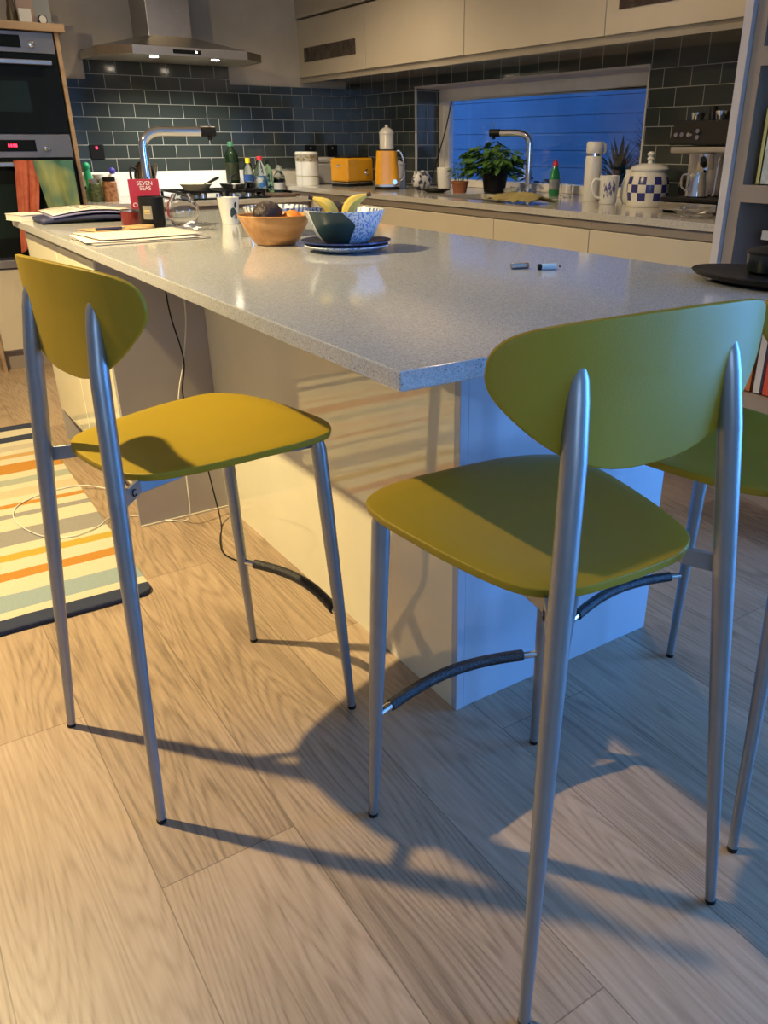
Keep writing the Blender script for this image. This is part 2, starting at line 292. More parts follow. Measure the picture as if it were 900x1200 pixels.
# ------------------------------------------------------------------ mesh tools
class MB:
    def __init__(s): s.v = []; s.f = []; s.mi = []; s.cm = 0
    def add(s, vs, fs, mi=None):
        o = len(s.v); s.v += [tuple(v) for v in vs]; s.f += [tuple(i+o for i in f) for f in fs]; s.mi += [s.cm if mi is None else mi]*len(fs)
        return s
    def box(s, x0, x1, y0, y1, z0, z1, mi=None):
        vs = [(x, y, z) for x in (x0, x1) for y in (y0, y1) for z in (z0, z1)]
        return s.add(vs, [(0, 1, 3, 2), (4, 6, 7, 5), (0, 4, 5, 1), (2, 3, 7, 6), (0, 2, 6, 4), (1, 5, 7, 3)], mi)
    def lathe(s, prof, c=(0, 0, 0), seg=32, mi=None, close=False, sx=1, sy=1, cap=True):
        prof = [(max(r, 1e-5), z) for r, z in prof]; vs = []; fs = []; n = len(prof)
        for (r, z) in prof:
            for k in range(seg):
                a = 2*PI*k/seg; vs.append((c[0]+r*math.cos(a)*sx, c[1]+r*math.sin(a)*sy, c[2]+z))
        for i in range(n-1):
            for k in range(seg):
                k2 = (k+1) % seg; fs.append((i*seg+k, i*seg+k2, (i+1)*seg+k2, (i+1)*seg+k))
        if prof[0][0] > 5e-4 and not close and cap: fs.append(tuple(reversed(range(seg))))
        if prof[-1][0] > 5e-4 and not close and cap: fs.append(tuple((n-1)*seg+k for k in range(seg)))
        if close:
            for k in range(seg):
                k2 = (k+1) % seg; fs.append(((n-1)*seg+k, (n-1)*seg+k2, k2, k))
        return s.add(vs, fs, mi)
    def tube(s, pts, r, seg=12, mi=None, caps=True, flat=1.0):
        pts = [Vector(p) for p in pts]; n = len(pts)
        rs = r if isinstance(r, (list, tuple)) else [r]*n
        t0 = (pts[1]-pts[0]).normalized(); up = Vector((0, 0, 1)) if abs(t0.z) < .9 else Vector((1, 0, 0))
        u = t0.cross(up).normalized(); vs = []; fs = []
        for i, p in enumerate(pts):
            t = (pts[min(i+1, n-1)]-pts[max(i-1, 0)]).normalized()
            u = (u-t*u.dot(t)).normalized(); w = t.cross(u)
            for k in range(seg):
                a = 2*PI*k/seg; vs.append(p+u*math.cos(a)*rs[i]+w*math.sin(a)*rs[i]*flat)
        for i in range(n-1):
            for k in range(seg):
                k2 = (k+1) % seg; fs.append((i*seg+k, i*seg+k2, (i+1)*seg+k2, (i+1)*seg+k))
        if caps: fs.append(tuple(reversed(range(seg)))); fs.append(tuple((n-1)*seg+k for k in range(seg)))
        return s.add(vs, fs, mi)
    def prism(s, poly, z0, z1, mi=None):
        n = len(poly); vs = [(p[0], p[1], z0) for p in poly]+[(p[0], p[1], z1) for p in poly]
        return s.add(vs, [tuple(reversed(range(n))), tuple(range(n, 2*n))]+[(i, (i+1) % n, n+(i+1) % n, n+i) for i in range(n)], mi)
    def grid(s, fn, nu, nv, mi=None):
        vs = [fn(i/nu, j/nv) for i in range(nu+1) for j in range(nv+1)]
        return s.add(vs, [(i*(nv+1)+j, (i+1)*(nv+1)+j, (i+1)*(nv+1)+j+1, i*(nv+1)+j+1) for i in range(nu) for j in range(nv)], mi)
    def sphere(s, c, r, seg=20, rings=12, mi=None, sc=(1, 1, 1)):
        prof = [(r*math.sin(PI*i/rings), -r*math.cos(PI*i/rings)) for i in range(rings+1)]
        prof[0] = (1e-5, -r); prof[-1] = (1e-5, r)
        o = len(s.v); s.lathe(prof, (0, 0, 0), seg, mi)
        for i in range(o, len(s.v)):
            v = s.v[i]; s.v[i] = (c[0]+v[0]*sc[0], c[1]+v[1]*sc[1], c[2]+v[2]*sc[2])
        return s
    def xf(s, mat, start=0):
        for i in range(start, len(s.v)): s.v[i] = tuple(mat @ Vector(s.v[i]))
        return s
def obj(name, b, mats, parent=None, loc=(0, 0, 0), rz=0, smooth=False, bevel=0, sub=0, solid=0, seg=2):
    me = bpy.data.meshes.new(name); me.from_pydata(b.v, [], b.f)
    if not isinstance(mats, (list, tuple)): mats = [mats]
    for m in mats: me.materials.append(m)
    for p, mi in zip(me.polygons, b.mi): p.material_index = mi
    bm = bmesh.new(); bm.from_mesh(me); bmesh.ops.remove_doubles(bm, verts=bm.verts, dist=1e-6)
    bmesh.ops.recalc_face_normals(bm, faces=bm.faces); bm.to_mesh(me); bm.free()
    o = bpy.data.objects.new(name, me); COL.objects.link(o); o.location = loc; o.rotation_euler = (0, 0, rz)
    if parent: o.parent = parent
    if smooth:
        for p in me.polygons: p.use_smooth = True
        try: me.set_sharp_from_angle(angle=math.radians(40))
        except Exception: pass
    if solid: md = o.modifiers.new('t', 'SOLIDIFY'); md.thickness = solid; md.offset = 0
    if bevel: md = o.modifiers.new('b', 'BEVEL'); md.width = bevel; md.segments = seg; md.limit_method = 'ANGLE'; md.angle_limit = math.radians(40)
    if sub: md = o.modifiers.new('s', 'SUBSURF'); md.levels = sub; md.render_levels = sub
    return o
def tag(o, label, cat, group=None, kind=None):
    o['label'] = label; o['category'] = cat
    if group: o['group'] = group
    if kind: o['kind'] = kind
    return o
def thing(name, label, cat, loc=(0, 0, 0), rz=0, group=None):
    o = bpy.data.objects.new(name, None); COL.objects.link(o); o.location = loc; o.rotation_euler = (0, 0, rz); o.empty_display_size = .05
    return tag(o, label, cat, group)
def struct(name, b, m, parent=None, **kw):
    o = obj(name, b, m, parent, **kw)
    if not parent: o['kind'] = 'structure'
    return o
def dup(root, loc, rz, label, group=None):
    def cp(o, par):
        c = o.copy(); COL.objects.link(c)
        if par is not None: c.parent = par
        for ch in list(o.children): cp(ch, c)
        return c
    r = cp(root, None); r.location = loc; r.rotation_euler = (0, 0, rz); r['label'] = label
    if group: r['group'] = group
    return r
def text(s, name, size, m, parent, loc, rot, depth=.0004, align='CENTER'):
    cu = bpy.data.curves.new(name, 'FONT'); cu.body = s; cu.size = size; cu.align_x = align; cu.align_y = 'CENTER'; cu.extrude = depth; cu.space_line = .85
    tmp = bpy.data.objects.new('tmp', cu); COL.objects.link(tmp)
    dg = bpy.context.evaluated_depsgraph_get(); me = bpy.data.meshes.new_from_object(tmp.evaluated_get(dg)); bpy.data.objects.remove(tmp)
    me.name = name; me.materials.clear(); me.materials.append(m)
    o = bpy.data.objects.new(name, me); COL.objects.link(o); o.parent = parent; o.location = loc; o.rotation_euler = rot
    return o
def arc(p0, p1, h, n=12, up=(0, 0, 1)):
    p0, p1, up = Vector(p0), Vector(p1), Vector(up)
    return [p0.lerp(p1, i/n)+up*h*math.sin(PI*i/n) for i in range(n+1)]
def spline(pts, n=8):
    P = [Vector(p) for p in pts]; P = [P[0]*2-P[1]]+P+[P[-1]*2-P[-2]]; out = []
    for i in range(1, len(P)-2):
        for k in range(n):
            t = k/n; a, b, c, d = P[i-1], P[i], P[i+1], P[i+2]
            out.append(.5*((2*b)+(c-a)*t+(2*a-5*b+4*c-d)*t*t+(3*b-a-3*c+d)*t**3))
    out.append(P[-2]); return out

CAMP = Vector((-.5517, -.8824, 1.19))
YA, XB = 5.08, 2.75      # hob wall plane, window wall plane
ZI, ZB, ZA = .92, .93, .875   # worktop heights: island, window run, hob run
CEIL = 2.52

# ------------------------------------------------------------------ room shell
struct('floor', MB().box(-3.2, 3.0, -3.4, YA+.15, -.05, 0), M['floor'])
struct('ceiling', MB().box(-3.2, 3.0, -3.4, YA+.15, CEIL, CEIL+.05), M['ceiling'])
struct('wall_back', MB().box(-3.2, 3.0, YA, YA+.15, 0, CEIL), M['plaster'])
struct('wall_left', MB().box(-3.35, -3.2, -3.4, YA+.15, 0, CEIL), M['plaster'])
WY0, WY1, WZ0, WZ1 = 2.12, 4.138, ZB, 1.525
wr = MB(); wr.box(XB, 3.0, -3.4, -3.1, 0, CEIL); wr.box(XB, 3.0, -3.1, -.5, 2.15, CEIL); wr.box(XB, 3.0, -.5, WY0, 0, CEIL); wr.box(XB, 3.0, WY1, YA, 0, CEIL); wr.box(XB, 3.0, WY0, WY1, 0, WZ0-.03); wr.box(XB, 3.0, WY0, WY1, WZ1, CEIL)
struct('wall_right', wr, M['plaster'])
struct('wall_front', MB().box(-3.2, -2.5, -3.4, -3.25, 0, CEIL).box(-.5, 3.0, -3.4, -3.25, 0, CEIL).box(-2.5, -.5, -3.4, -3.25, 0, .9).box(-2.5, -.5, -3.4, -3.25, 2.15, CEIL), M['plaster'])
w2 = struct('fill_window', MB().box(-2.5, -2.44, -3.36, -3.29, .9, 2.15).box(-.56, -.5, -3.36, -3.29, .9, 2.15).box(-2.44, -.56, -3.36, -3.29, .9, .96).box(-2.44, -.56, -3.36, -3.29, 2.09, 2.15).box(-1.53, -1.47, -3.36, -3.29, .96, 2.09), M['whitepl'])  # unseen rear window, added so a cool fill lamp can shine in
# sliding glazed garden doors on the window side, nearer than the bookcase
d = struct('door_1', MB().box(2.84, 2.93, -3.1, -3.03, 0, 2.15).box(2.84, 2.93, -.57, -.5, 0, 2.15).box(2.84, 2.93, -1.84, -1.76, 0, 2.15).box(2.84, 2.93, -3.03, -.57, 2.08, 2.15).box(2.84, 2.93, -3.03, -.57, 0, .05), M['taupe'])
struct('door_pane', MB().box(2.88, 2.89, -3.03, -1.84, .05, 2.08).box(2.88, 2.89, -1.76, -.57, .05, 2.08), M['pane'], d)
# tiled areas
M['tileA'] = brick('slate_metro_tiles', (0, 2), (-.931+.161*10, -1.0235+.0804*20))
M['tileB'] = brick('slate_metro_tiles_window_wall', (1, 2), (-1.951+.161*30-.0805, -1.0235+.0804*20))
tA = MB()
tA.box(.605, XB, YA-.01, YA, 1.0235, 1.556).box(.90, 1.84, YA-.01, YA, 1.556, 1.715)
struct('trim_1', tA, M['tileA'])
tB = MB()
tB.box(XB-.01, XB, WY1, YA-.01, ZB, 1.60).box(XB-.01, XB, WY0, WY1, WZ1, 1.60).box(XB-.01, XB, 1.09, WY0, ZB, 1.60)
struct('trim_2', tB, M['tileB'])
M['tileR'] = brick('slate_metro_tiles_reveal', (0, 2), (-XB+.161*20, -1.0235+.0804*20))
struct('trim_3', MB().box(XB-.002, 2.93, WY1-.011, WY1-.0005, ZB, WZ1-.0085), M['tileR'])
struct('trim_4', MB().box(XB-.013, XB-.0025, WY1-.012, WY1-.002, ZB, WZ1-.0035).box(XB-.013, XB-.003, WY0-.004, WY0+.006, ZB, WZ1+.002).box(XB-.013, XB-.003, WY0, WY1, WZ1-.003, WZ1+.004), pm('tile_trim', (.55, .53, .50), .4))
# soffit lining and window
struct('trim_5', MB().box(XB, 2.93, WY0, WY1, WZ1-.008, WZ1), pm('soffit_paint', (.50, .47, .46), .6))
w = struct('window_1', MB().box(2.93, 2.99, WY0, WY1, WZ1-.075, WZ1-.008).box(2.93, 2.99, WY0, WY1, ZB, ZB+.045).box(2.93, 2.99, WY1-.055, WY1, ZB+.045, WZ1-.075).box(2.93, 2.99, WY0, WY0+.055, ZB+.045, WZ1-.075), pm('upvc_frame', (.80, .78, .72), .35), bevel=.004)
struct('window_frame', MB().box(2.945, 2.985, WY1-.10, WY1-.055, ZB+.045, WZ1-.075).box(2.945, 2.985, WY0+.055, WY0+.09, ZB+.045, WZ1-.075), pm('upvc_sash', (.80, .80, .80), .3), w, bevel=.003)
struct('window_pane', MB().box(2.962, 2.968, WY0+.06, WY1-.06, ZB+.045, WZ1-.075), M['pane'], w)
struct('window_sill', MB().box(2.75, 2.93, WY0, WY1, ZB-.03, ZB), M['quartz_light'])['kind'] = 'structure'
# white glass upstand behind the hob
o = obj('splashback', MB().box(.605, 2.06, YA-.012, YA, ZA, 1.0235), pm('white_glass', (.78, .80, .78), .15), bevel=.001); tag(o, 'low white glass splashback strip behind the hob', 'splashback')
struct('baseboard_left', MB().box(-3.2, -3.185, -3.25, YA, 0, .1), M['whitepl'])
# outside: boundary of pale boards seen through the window
gp = thing('garden_fence', 'pale horizontal board garden fence outside the kitchen window', 'fence', (4.35, 3.6, 0))
bb = MB()
for i in range(22): bb.box(0, .02, -4.5, 4.5, .02+i*.125, .02+i*.125+.121)
obj('board', bb, M['brick_out'], gp)
obj('backing', MB().box(.0215, .03, -4.5, 4.5, .0, 2.77), pm('pale_backing', (.62, .66, .72), .8), gp)
for k in range(5): obj('post', MB().box(.02, .09, -4.4+k*2.2, -4.3+k*2.2, 0, 2.8), M['brick_out'], gp)
struct('ground', MB().box(3.0, 6.5, -2, 9, -.05, 0), M['patio'])

# ------------------------------------------------------------------ island
isl = thing('kitchen_island', 'large cream gloss kitchen island carrying the speckled quartz top', 'island', (.5, 1.5, 0))
def isb(*a): return (a[0]-.5, a[1]-.5, a[2]-1.5, a[3]-1.5, a[4], a[5])
obj('back_panel', MB().box(*isb(.342, .362, .349, 1.745, 0, .892)), M['cream_gloss'], isl, bevel=.001)
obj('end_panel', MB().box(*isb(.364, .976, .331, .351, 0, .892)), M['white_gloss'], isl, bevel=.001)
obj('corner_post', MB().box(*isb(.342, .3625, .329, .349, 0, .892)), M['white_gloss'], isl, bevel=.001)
obj('side_panel', MB().box(*isb(.03, .342, 1.745, 1.765, 0, .892)), M['greypanel'], isl, bevel=.001)
obj('base_trim', MB().box(*isb(.03, .342, 1.738, 1.745, 0, .006)), M['cream'], isl)
obj('panel_end', MB().box(*isb(.03, .976, 2.845, 2.865, 0, .892)), M['greypanel'], isl, bevel=.001)
obj('carcass', MB().box(*isb(.362, .966, .351, 2.845, .02, .892)).box(*isb(.05, .362, 1.765, 2.845, .15, .892)), M['cream'], isl)
obj('far_panel', MB().box(*isb(.958, .976, .351, 2.845, 0, .892)), M['cream_gloss'], isl)
obj('plinth', MB().box(*isb(.10, .12, 1.765, 2.845, 0, .15)), M['greypanel'], isl)
for (a, b_) in ((1.768, 2.298), (2.304, 2.842)):
    dr = obj('drawer', MB().box(*isb(.028, .05, a, b_, .735, .872)), M['cream_gloss'], isl, bevel=.002)
    dr = obj('door', MB().box(*isb(.028, .05, a, b_, .148, .715)), M['cream_gloss'], isl, bevel=.002)
    obj('grip_rail', MB().box(*isb(.04, .052, a, b_, .715, .735)), M['steel'], isl)
o = obj('island_worktop', MB().box(0, 1.11, 0, 2.92, .892, ZI), M['quartz'], bevel=.0025, seg=3); tag(o, 'long pale speckled quartz worktop covering the whole island', 'worktop')

# ------------------------------------------------------------------ window-wall base run
ub = [(1.078, 1.728), (1.728, 2.38), (2.38, 3.55), (3.55, 4.10), (4.10, 4.65)]
ubl = ['cream base cabinet at the right end under the espresso machine', 'cream base cabinet under the white flask and mug', 'wide cream base cabinet under the sink', 'cream base cabinet under the white jug', 'cream corner base cabinet under the amber toaster and kettle']
for (a, b_), lb in zip(ub, ubl):
    t = thing('base_cabinet', lb, 'cabinet', (2.4, (a+b_)/2, 0), 0, 'base cabinets under the window')
    h = (b_-a)/2
    if a == 2.38: obj('carcass', MB().box(-.34, .34, -h+.001, h-.001, .1, .66), M['cream'], t)
    else: obj('carcass', MB().box(-.34, .34, -h+.001, h-.001, .1, .899), M['cream'], t)
    obj('door', MB().box(-.362, -.341, -h+.002, h-.002, .11, .862), M['cream'], t, bevel=.002)
    obj('grip_rail', MB().box(-.352, -.341, -h+.001, h-.001, .866, .899), M['taupe'], t)
    obj('plinth', MB().box(-.29, -.27, -h, h, 0, .099), M['taupe'], t)
SX0, SX1, SY0, SY1 = 2.16, 2.54, 2.46, 3.14
wt = MB()
wt.box(2.03, SX0, 1.078, YA-.001, .902, ZB).box(SX1, XB-.011, 1.078, YA-.001, .902, ZB).box(SX0, SX1, 1.078, SY0, .902, ZB).box(SX0, SX1, SY1, YA-.001, .902, ZB)
o = obj('counter_worktop', wt, M['quartz_light']); tag(o, 'pale quartz worktop running along the window wall', 'worktop')
sk = MB(); sk.box(SX0, SX1, SY0, SY1, .70, .705); sk.box(SX0, SX0+.006, SY0, SY1, .705, .9015).box(SX1-.006, SX1, SY0, SY1, .705, .9015).box(SX0, SX1, SY0, SY0+.006, .705, .9015).box(SX0, SX1, SY1-.006, SY1, .705, .9015)
o = obj('sink', sk, M['steel']); tag(o, 'undermounted steel sink below the window', 'sink')
# ------------------------------------------------------------------ hob-wall base run
for (a, b_), lb in zip([(.607, 1.02), (1.02, 1.68), (1.68, 2.028)], ['narrow cream base cabinet beside the oven tower', 'cream drawer cabinet directly under the gas hob', 'cream base cabinet right of the hob against the corner']):
    t = thing('base_cabinet', lb, 'cabinet', ((a+b_)/2, 4.7, 0), 0, 'base cabinets under the hob wall')
    h = (b_-a)/2
    obj('carcass', MB().box(-h+.001, h-.001, -.34, .36, .1, .844), M['cream'], t)
    for (z0, z1) in ((.11, .44), (.445, .80)): obj('drawer', MB().box(-h+.002, h-.002, -.362, -.341, z0, z1), M['cream'], t, bevel=.002)
    obj('grip_rail', MB().box(-h, h, -.352, -.341, .804, .844), M['taupe'], t)
    obj('plinth', MB().box(-h, h, -.29, -.27, 0, .099), M['taupe'], t)
o = obj('hob_worktop', MB().box(.607, 2.029, 4.31, YA-.001, .847, ZA), M['quartz_light']); tag(o, 'pale quartz worktop along the dark tiled hob wall', 'worktop')

# ------------------------------------------------------------------ oven tower
t = thing('oven_tower', 'tall cream appliance housing holding two ovens', 'cabinet', (.3, 4.3, 0))
obj('side_panel', MB().box(.285, .305, -.02, .775, 0, 1.715), M['plank'], t)
obj('side_panel', MB().box(-.31, -.29, -.02, .775, 0, 1.715), M['plank'], t)
obj('carcass', MB().box(-.29, .285, .03, .775, .1, 1.715), M['greypanel'], t)
obj('drawer', MB().box(-.288, .283, 0, .03, .117, .56), M['cream'], t, bevel=.002)
obj('plinth', MB().box(-.29, .285, .05, .07, 0, .11), M['taupe'], t)
obj('top_board', MB().box(-.33, .335, -.05, .775, 1.716, 1.752), M['plank'], t, bevel=.002)
def oven(lb, z0, zc0, z1, hz, kx, kz, dx, led):
    t = thing('oven', lb, 'oven', (.29, 4.30, z0))
    obj('body', MB().box(-.27, .28, .002, .028, 0, z1-z0), M['black'], t)
    dr = obj('door', MB().box(-.28, .285, -.02, .0, 0, zc0-z0-.004), M['blackglass'], t, bevel=.002)
    obj('door_glass', MB().box(-.20, .12, -.0215, -.0195, .10, (zc0-z0)-.13), pm('tinted_window', (.012, .02, .02), .1, ior=1.2), dr)
    hd = MB().box(-.255, .25, -.062, -.048, hz-z0-.011, hz-z0+.011).box(-.24, -.225, -.05, -.02, hz-z0-.006, hz-z0+.006).box(.22, .235, -.05, -.02, hz-z0-.006, hz-z0+.006)
    obj('handle', hd, M['steel'], dr, bevel=.003)
    cp = obj('control_panel', MB().box(-.28, .285, -.02, .0, zc0-z0, z1-z0), pm('steel_grey_fascia', (.20, .20, .21), .35, .6), t, bevel=.002)
    zm = (zc0+z1)/2-z0
    dp = obj('display', MB().box(-.19, dx-.29, -.0225, -.0195, zm-.026, zm+.03), M['blackglass'], cp)
    if led:
        lg = MB()
        for i, xx in enumerate((-.035, -.023, -.011, .001)): lg.box(xx, xx+.0075, -.024, -.0222, zm-.004, zm+.010)
        obj('clock_digits', lg, M['led_red'], dp)
    k = MB().lathe([(.016, 0), (.015, .018), (.012, .02), (1e-5, .02)], seg=24); k.xf(Matrix.Translation((kx-.29, -.02, kz-z0)) @ Matrix.Rotation(PI/2, 4, 'X'))
    obj('knob', k, M['chrome'], cp, smooth=True)
    return t
oven('upper black glass oven with steel control strip', 1.242, 1.616, 1.712, 1.572, .462, 1.654, .411, False)
oven('lower black glass oven with red clock and two towels on its handle', .623, 1.124, 1.236, 1.092, .443, 1.170, .393, True)
o = obj('steel_trim', MB().box(.012, .575, 4.28, 4.3, .569, .609), M['steel'], bevel=.002); tag(o, 'narrow steel strip under the lower oven', 'trim')
# towels over the lower oven handle
def towel(name, lb, x0, x1, zb, m, yoff, lean=0, zbk=None):
    zt = 1.106
    def fn(u, v):
        x = x0+(x1-x0)*u
        s = v*2-1
        fold = .010*math.sin(u*11+1.3)+.006*math.sin(u*23)
        if v < .12: # back drop
            z = zt-.10*(1-v/.12); y = 4.262+fold*.3
        else:
            w_ = (v-.12)/.88; z = zt-(zt-zb)*w_*(1-.05*math.sin(u*3)); y = 4.228-yoff+fold*min(1, w_*4)
            x = x+lean*w_+(.5-u)*.04*w_
        if abs(v-.12) < .07: z = zt+.004*math.cos((v-.12)/.07*PI/2)
        return (x, y, z)
    o = obj(name, MB().grid(fn, 28, 50), m, smooth=True, solid=.004)
    return tag(o, lb, 'towel', 'towels on the oven handle')
towel('tea_towel', 'long orange towel hanging from the lower oven handle', .262, .385, .645, M['orangecloth'], .002, -.075)
towel('tea_towel', 'green and yellow tie-dyed towel over the lower oven handle', .345, .545, .86, M['batik'], .030, .02)
# things on top of the oven tower
ZT = 1.752
t = thing('vase', 'dark brown narrow vase on top of the oven tower', 'vase', (.425, 4.42, ZT))
obj('body', MB().lathe([(.03, 0), (.028, .05), (.018, .09), (.014, .16), (.02, .22), (.024, .25)], seg=24), pm('brown_glaze', (.06, .045, .02), .4), t, smooth=True)
o = obj('greeting_card', MB().box(-.045, .045, 0, .012, 0, .20), pm('pale_pink_card', (.42, .32, .28), .7), loc=(.50, 4.46, ZT), rz=.2); tag(o, 'pinkish card leaning upright on the oven tower', 'card', 'cards on the oven tower')
o = obj('greeting_card', MB().box(-.04, .04, 0, .004, 0, .17), pm('grey_card', (.30, .33, .34), .7), loc=(.585, 4.47, ZT), rz=-.15); tag(o, 'grey card at the right end of the oven tower top', 'card', 'cards on the oven tower')
o = obj('small_box', MB().box(-.03, .03, -.02, .02, 0, .07), M['whitepl'], loc=(.475, 4.37, ZT), bevel=.002); tag(o, 'small white box beside the brown vase on the oven tower', 'box')
t = thing('clock', 'small round white clock on the oven tower', 'clock', (.55, 4.33, ZT+.022))
c = MB().lathe([(.022, -.012), (.022, .012)], seg=28); c.xf(Matrix.Rotation(PI/2, 4, 'X')); obj('case', c, M['black'], t, smooth=True)
c = MB().lathe([(.018, 0), (.018, .002)], seg=28); c.xf(Matrix.Translation((0, -.012, 0)) @ Matrix.Rotation(PI/2, 4, 'X')); obj('dial', c, M['whitepl'], t)

# ------------------------------------------------------------------ extractor hood
t = thing('extractor_hood', 'wide steel extractor hood with chimney above the hob', 'hood', (1.33, 4.8, 1.66))
hb = MB()
x0, x1, y0, y1 = -.445, .575, -.30, .27
pl = [(x0, y0+.16), (x0+.16, y0), (x1-.16, y0), (x1, y0+.16), (x1, y1), (x0, y1)]
n = 6
lo = [(p[0], p[1], .0) for p in pl]; md_ = [(p[0], p[1], .045) for p in pl]
top = [(-.14, -.06, .115), (-.08, -.09, .12), (.14, -.09, .12), (.20, -.06, .115), (.20, y1, .12), (-.14, y1, .12)]
vs = lo+md_+top
fs = [tuple(range(12, 18))]
for a in (0, 6):
    for i in range(n): fs.append((a+i, a+(i+1) % n, a+6+(i+1) % n, a+6+i))
hb.add(vs, fs); obj('canopy', hb, M['steel'], t)
un = MB().prism([(p[0]*.985, p[1]*.985-.002) for p in pl], .002, .006); obj('underside', un, M['hoodfilter'], t)
obj('chimney', MB().box(-.10, .165, -.05, .275, .115, CEIL-1.662), M['steel'], t, bevel=.002)
cp = obj('control_strip', MB().box(-.05, .12, y0-.002, y0+.001, .012, .033), M['blackglass'], t)
obj('indicator_light', MB().box(.088, .094, y0-.0032, y0-.001, .019, .027), M['bulb'], cp)
for xx in (-.14, .235):
    l = MB().lathe([(.030, 0), (.030, .006)], seg=24, c=(xx, -.22, -.004)); hl = obj('lamp', l, M['chrome'], t, smooth=True)
    obj('lens', MB().lathe([(.024, 0), (.024, .003)], seg=24, c=(xx, -.22, -.0065)), M['bulb'], hl)

# ------------------------------------------------------------------ wall cabinets
XC = 2.376
wl = [(4.141, 5.079, 'cream wall cabinet in the corner with a narrow smoked glass slot', 1), (3.105, 4.141, 'cream wall cabinet over the left half of the window', 0), (2.072, 3.105, 'cream wall cabinet over the right half of the window', 0), (1.09, 2.072, 'cream wall cabinet nearest the bookcase with a smoked glass slot', 2)]
for a, b_, lb, sl in wl:
    t = thing('wall_cabinet', lb, 'cabinet', (2.56, (a+b_)/2, 1.58), 0, 'wall cabinets over the window run'); h = (b_-a)/2
    obj('carcass', MB().box(-.162, .188, -h+.001, h-.001, .022, .385), M['cream'], t)
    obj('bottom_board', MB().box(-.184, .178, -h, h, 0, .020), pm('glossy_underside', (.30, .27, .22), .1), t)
    dr = obj('door', MB().box(-.184, -.163, -h+.003, h-.003, .036, .382), M['cream'], t, bevel=.002)
    if sl: 
        ya, yb = (4.262, 4.985) if sl == 1 else (1.35, 1.995)
        ym = (a+b_)/2
        obj('glass_slot', MB().box(-.1865, -.1835, ya-ym, yb-ym, .125, .212), M['brownglass'], dr)
o = obj('cornice', MB().box(2.37, XB, 1.09, 5.079, 1.975, 2.10), pm('cornice_paint', (.42, .38, .31), .6)); tag(o, 'plain painted cornice panel above the wall cabinets', 'panel')

# ------------------------------------------------------------------ tall bookcase at the right
t = thing('bookcase', 'tall taupe bookcase with dark open compartments at the right edge', 'bookcase', (2.2, .55, 0))
obj('end_panel', MB().box(-.19, .54, .494, .525, 0, 2.30), M['lightgrey'], t)
obj('side_panel', MB().box(-.17, .25, .448, .492, 0, 2.30), M['taupe'], t)
obj('side_panel', MB().box(-.17, .25, -.5, -.456, 0, 2.30), M['taupe'], t)
obj('side_panel', MB().box(-.165, .25, -.02, .0, 0, 2.30), M['taupe'], t)
for z in (.0, .30, .62, 1.008, 1.42, 1.85, 2.26): obj('shelf', MB().box(-.17, .25, -.456, .448, z, z+.055), M['taupe'], t)
obj('back_board', MB().box(.235, .25, -.456, .448, .0, 2.28), pm('dark_backing', (.05, .045, .05), .7), t)
def book(x, y, z, d_, w_, h_, m, lb, grp, rz=0):
    t = thing('book', lb, 'book', (x, y, z), rz, grp)
    obj('cover', MB().box(0, d_, -w_/2, w_/2, 0, .003).box(0, d_, -w_/2, -w_/2+.002, 0, h_).box(0, d_, w_/2-.002, w_/2, 0, h_).box(0, .003, -w_/2, w_/2, 0, h_), m, t)
    obj('pages', MB().box(.004, d_-.004, -w_/2+.0025, w_/2-.0025, .004, h_-.004), M['paper'], t)
    return t
book(2.06, .963, 1.064, .16, .016, .232, M['book_yellow'], 'upright book with a lime yellow spine at the left of the shelf', 'books on the shelf level with the window')
book(2.055, .932, 1.064, .17, .036, .225, M['book_grey'], 'thick pale grey patterned book next to the lime one', 'books on the shelf level with the window')
book(2.06, .893, 1.064, .17, .032, .24, M['book_white'], 'white spined book third from the left on the upper shelf', 'books on the shelf level with the window')
book(2.06, .855, 1.064, .16, .030, .21, M['book_dark'], 'dark spined book fourth from the left on the upper shelf', 'books on the shelf level with the window')
o = obj('storage_box', MB().box(0, .2, -.14, .14, 0, .03), M['lightgrey'], loc=(2.10, .80, .958)); 
o.location = (2.10, .80, .885); tag(o, 'flat grey box lying on books in the dark compartment', 'box')
for i, (mm, lb, w_) in enumerate([('book_red', 'bright red book in the dark compartment', .045), ('book_dark', 'black book right of the bright red one', .04), ('book_white', 'white book second right of the red one', .035)]):
    book(2.09, .86-.05*i, .676, .15, w_, .20, M[mm], lb, 'books in the middle compartment')
for i, (mm, lb, w_) in enumerate([('book_orange', 'orange book at the left of the low shelf', .036), ('book_dark', 'dark thin book beside the low orange book', .02), ('book_orange', 'second orange book on the low shelf', .03), ('book_white', 'cream book on the low shelf', .03), ('book_red', 'red book on the low shelf', .03)]):
    book(2.07, .955-.04*i, .356, .16, w_, .22-.01*(i % 3), M[mm], lb, 'books on the low shelf')

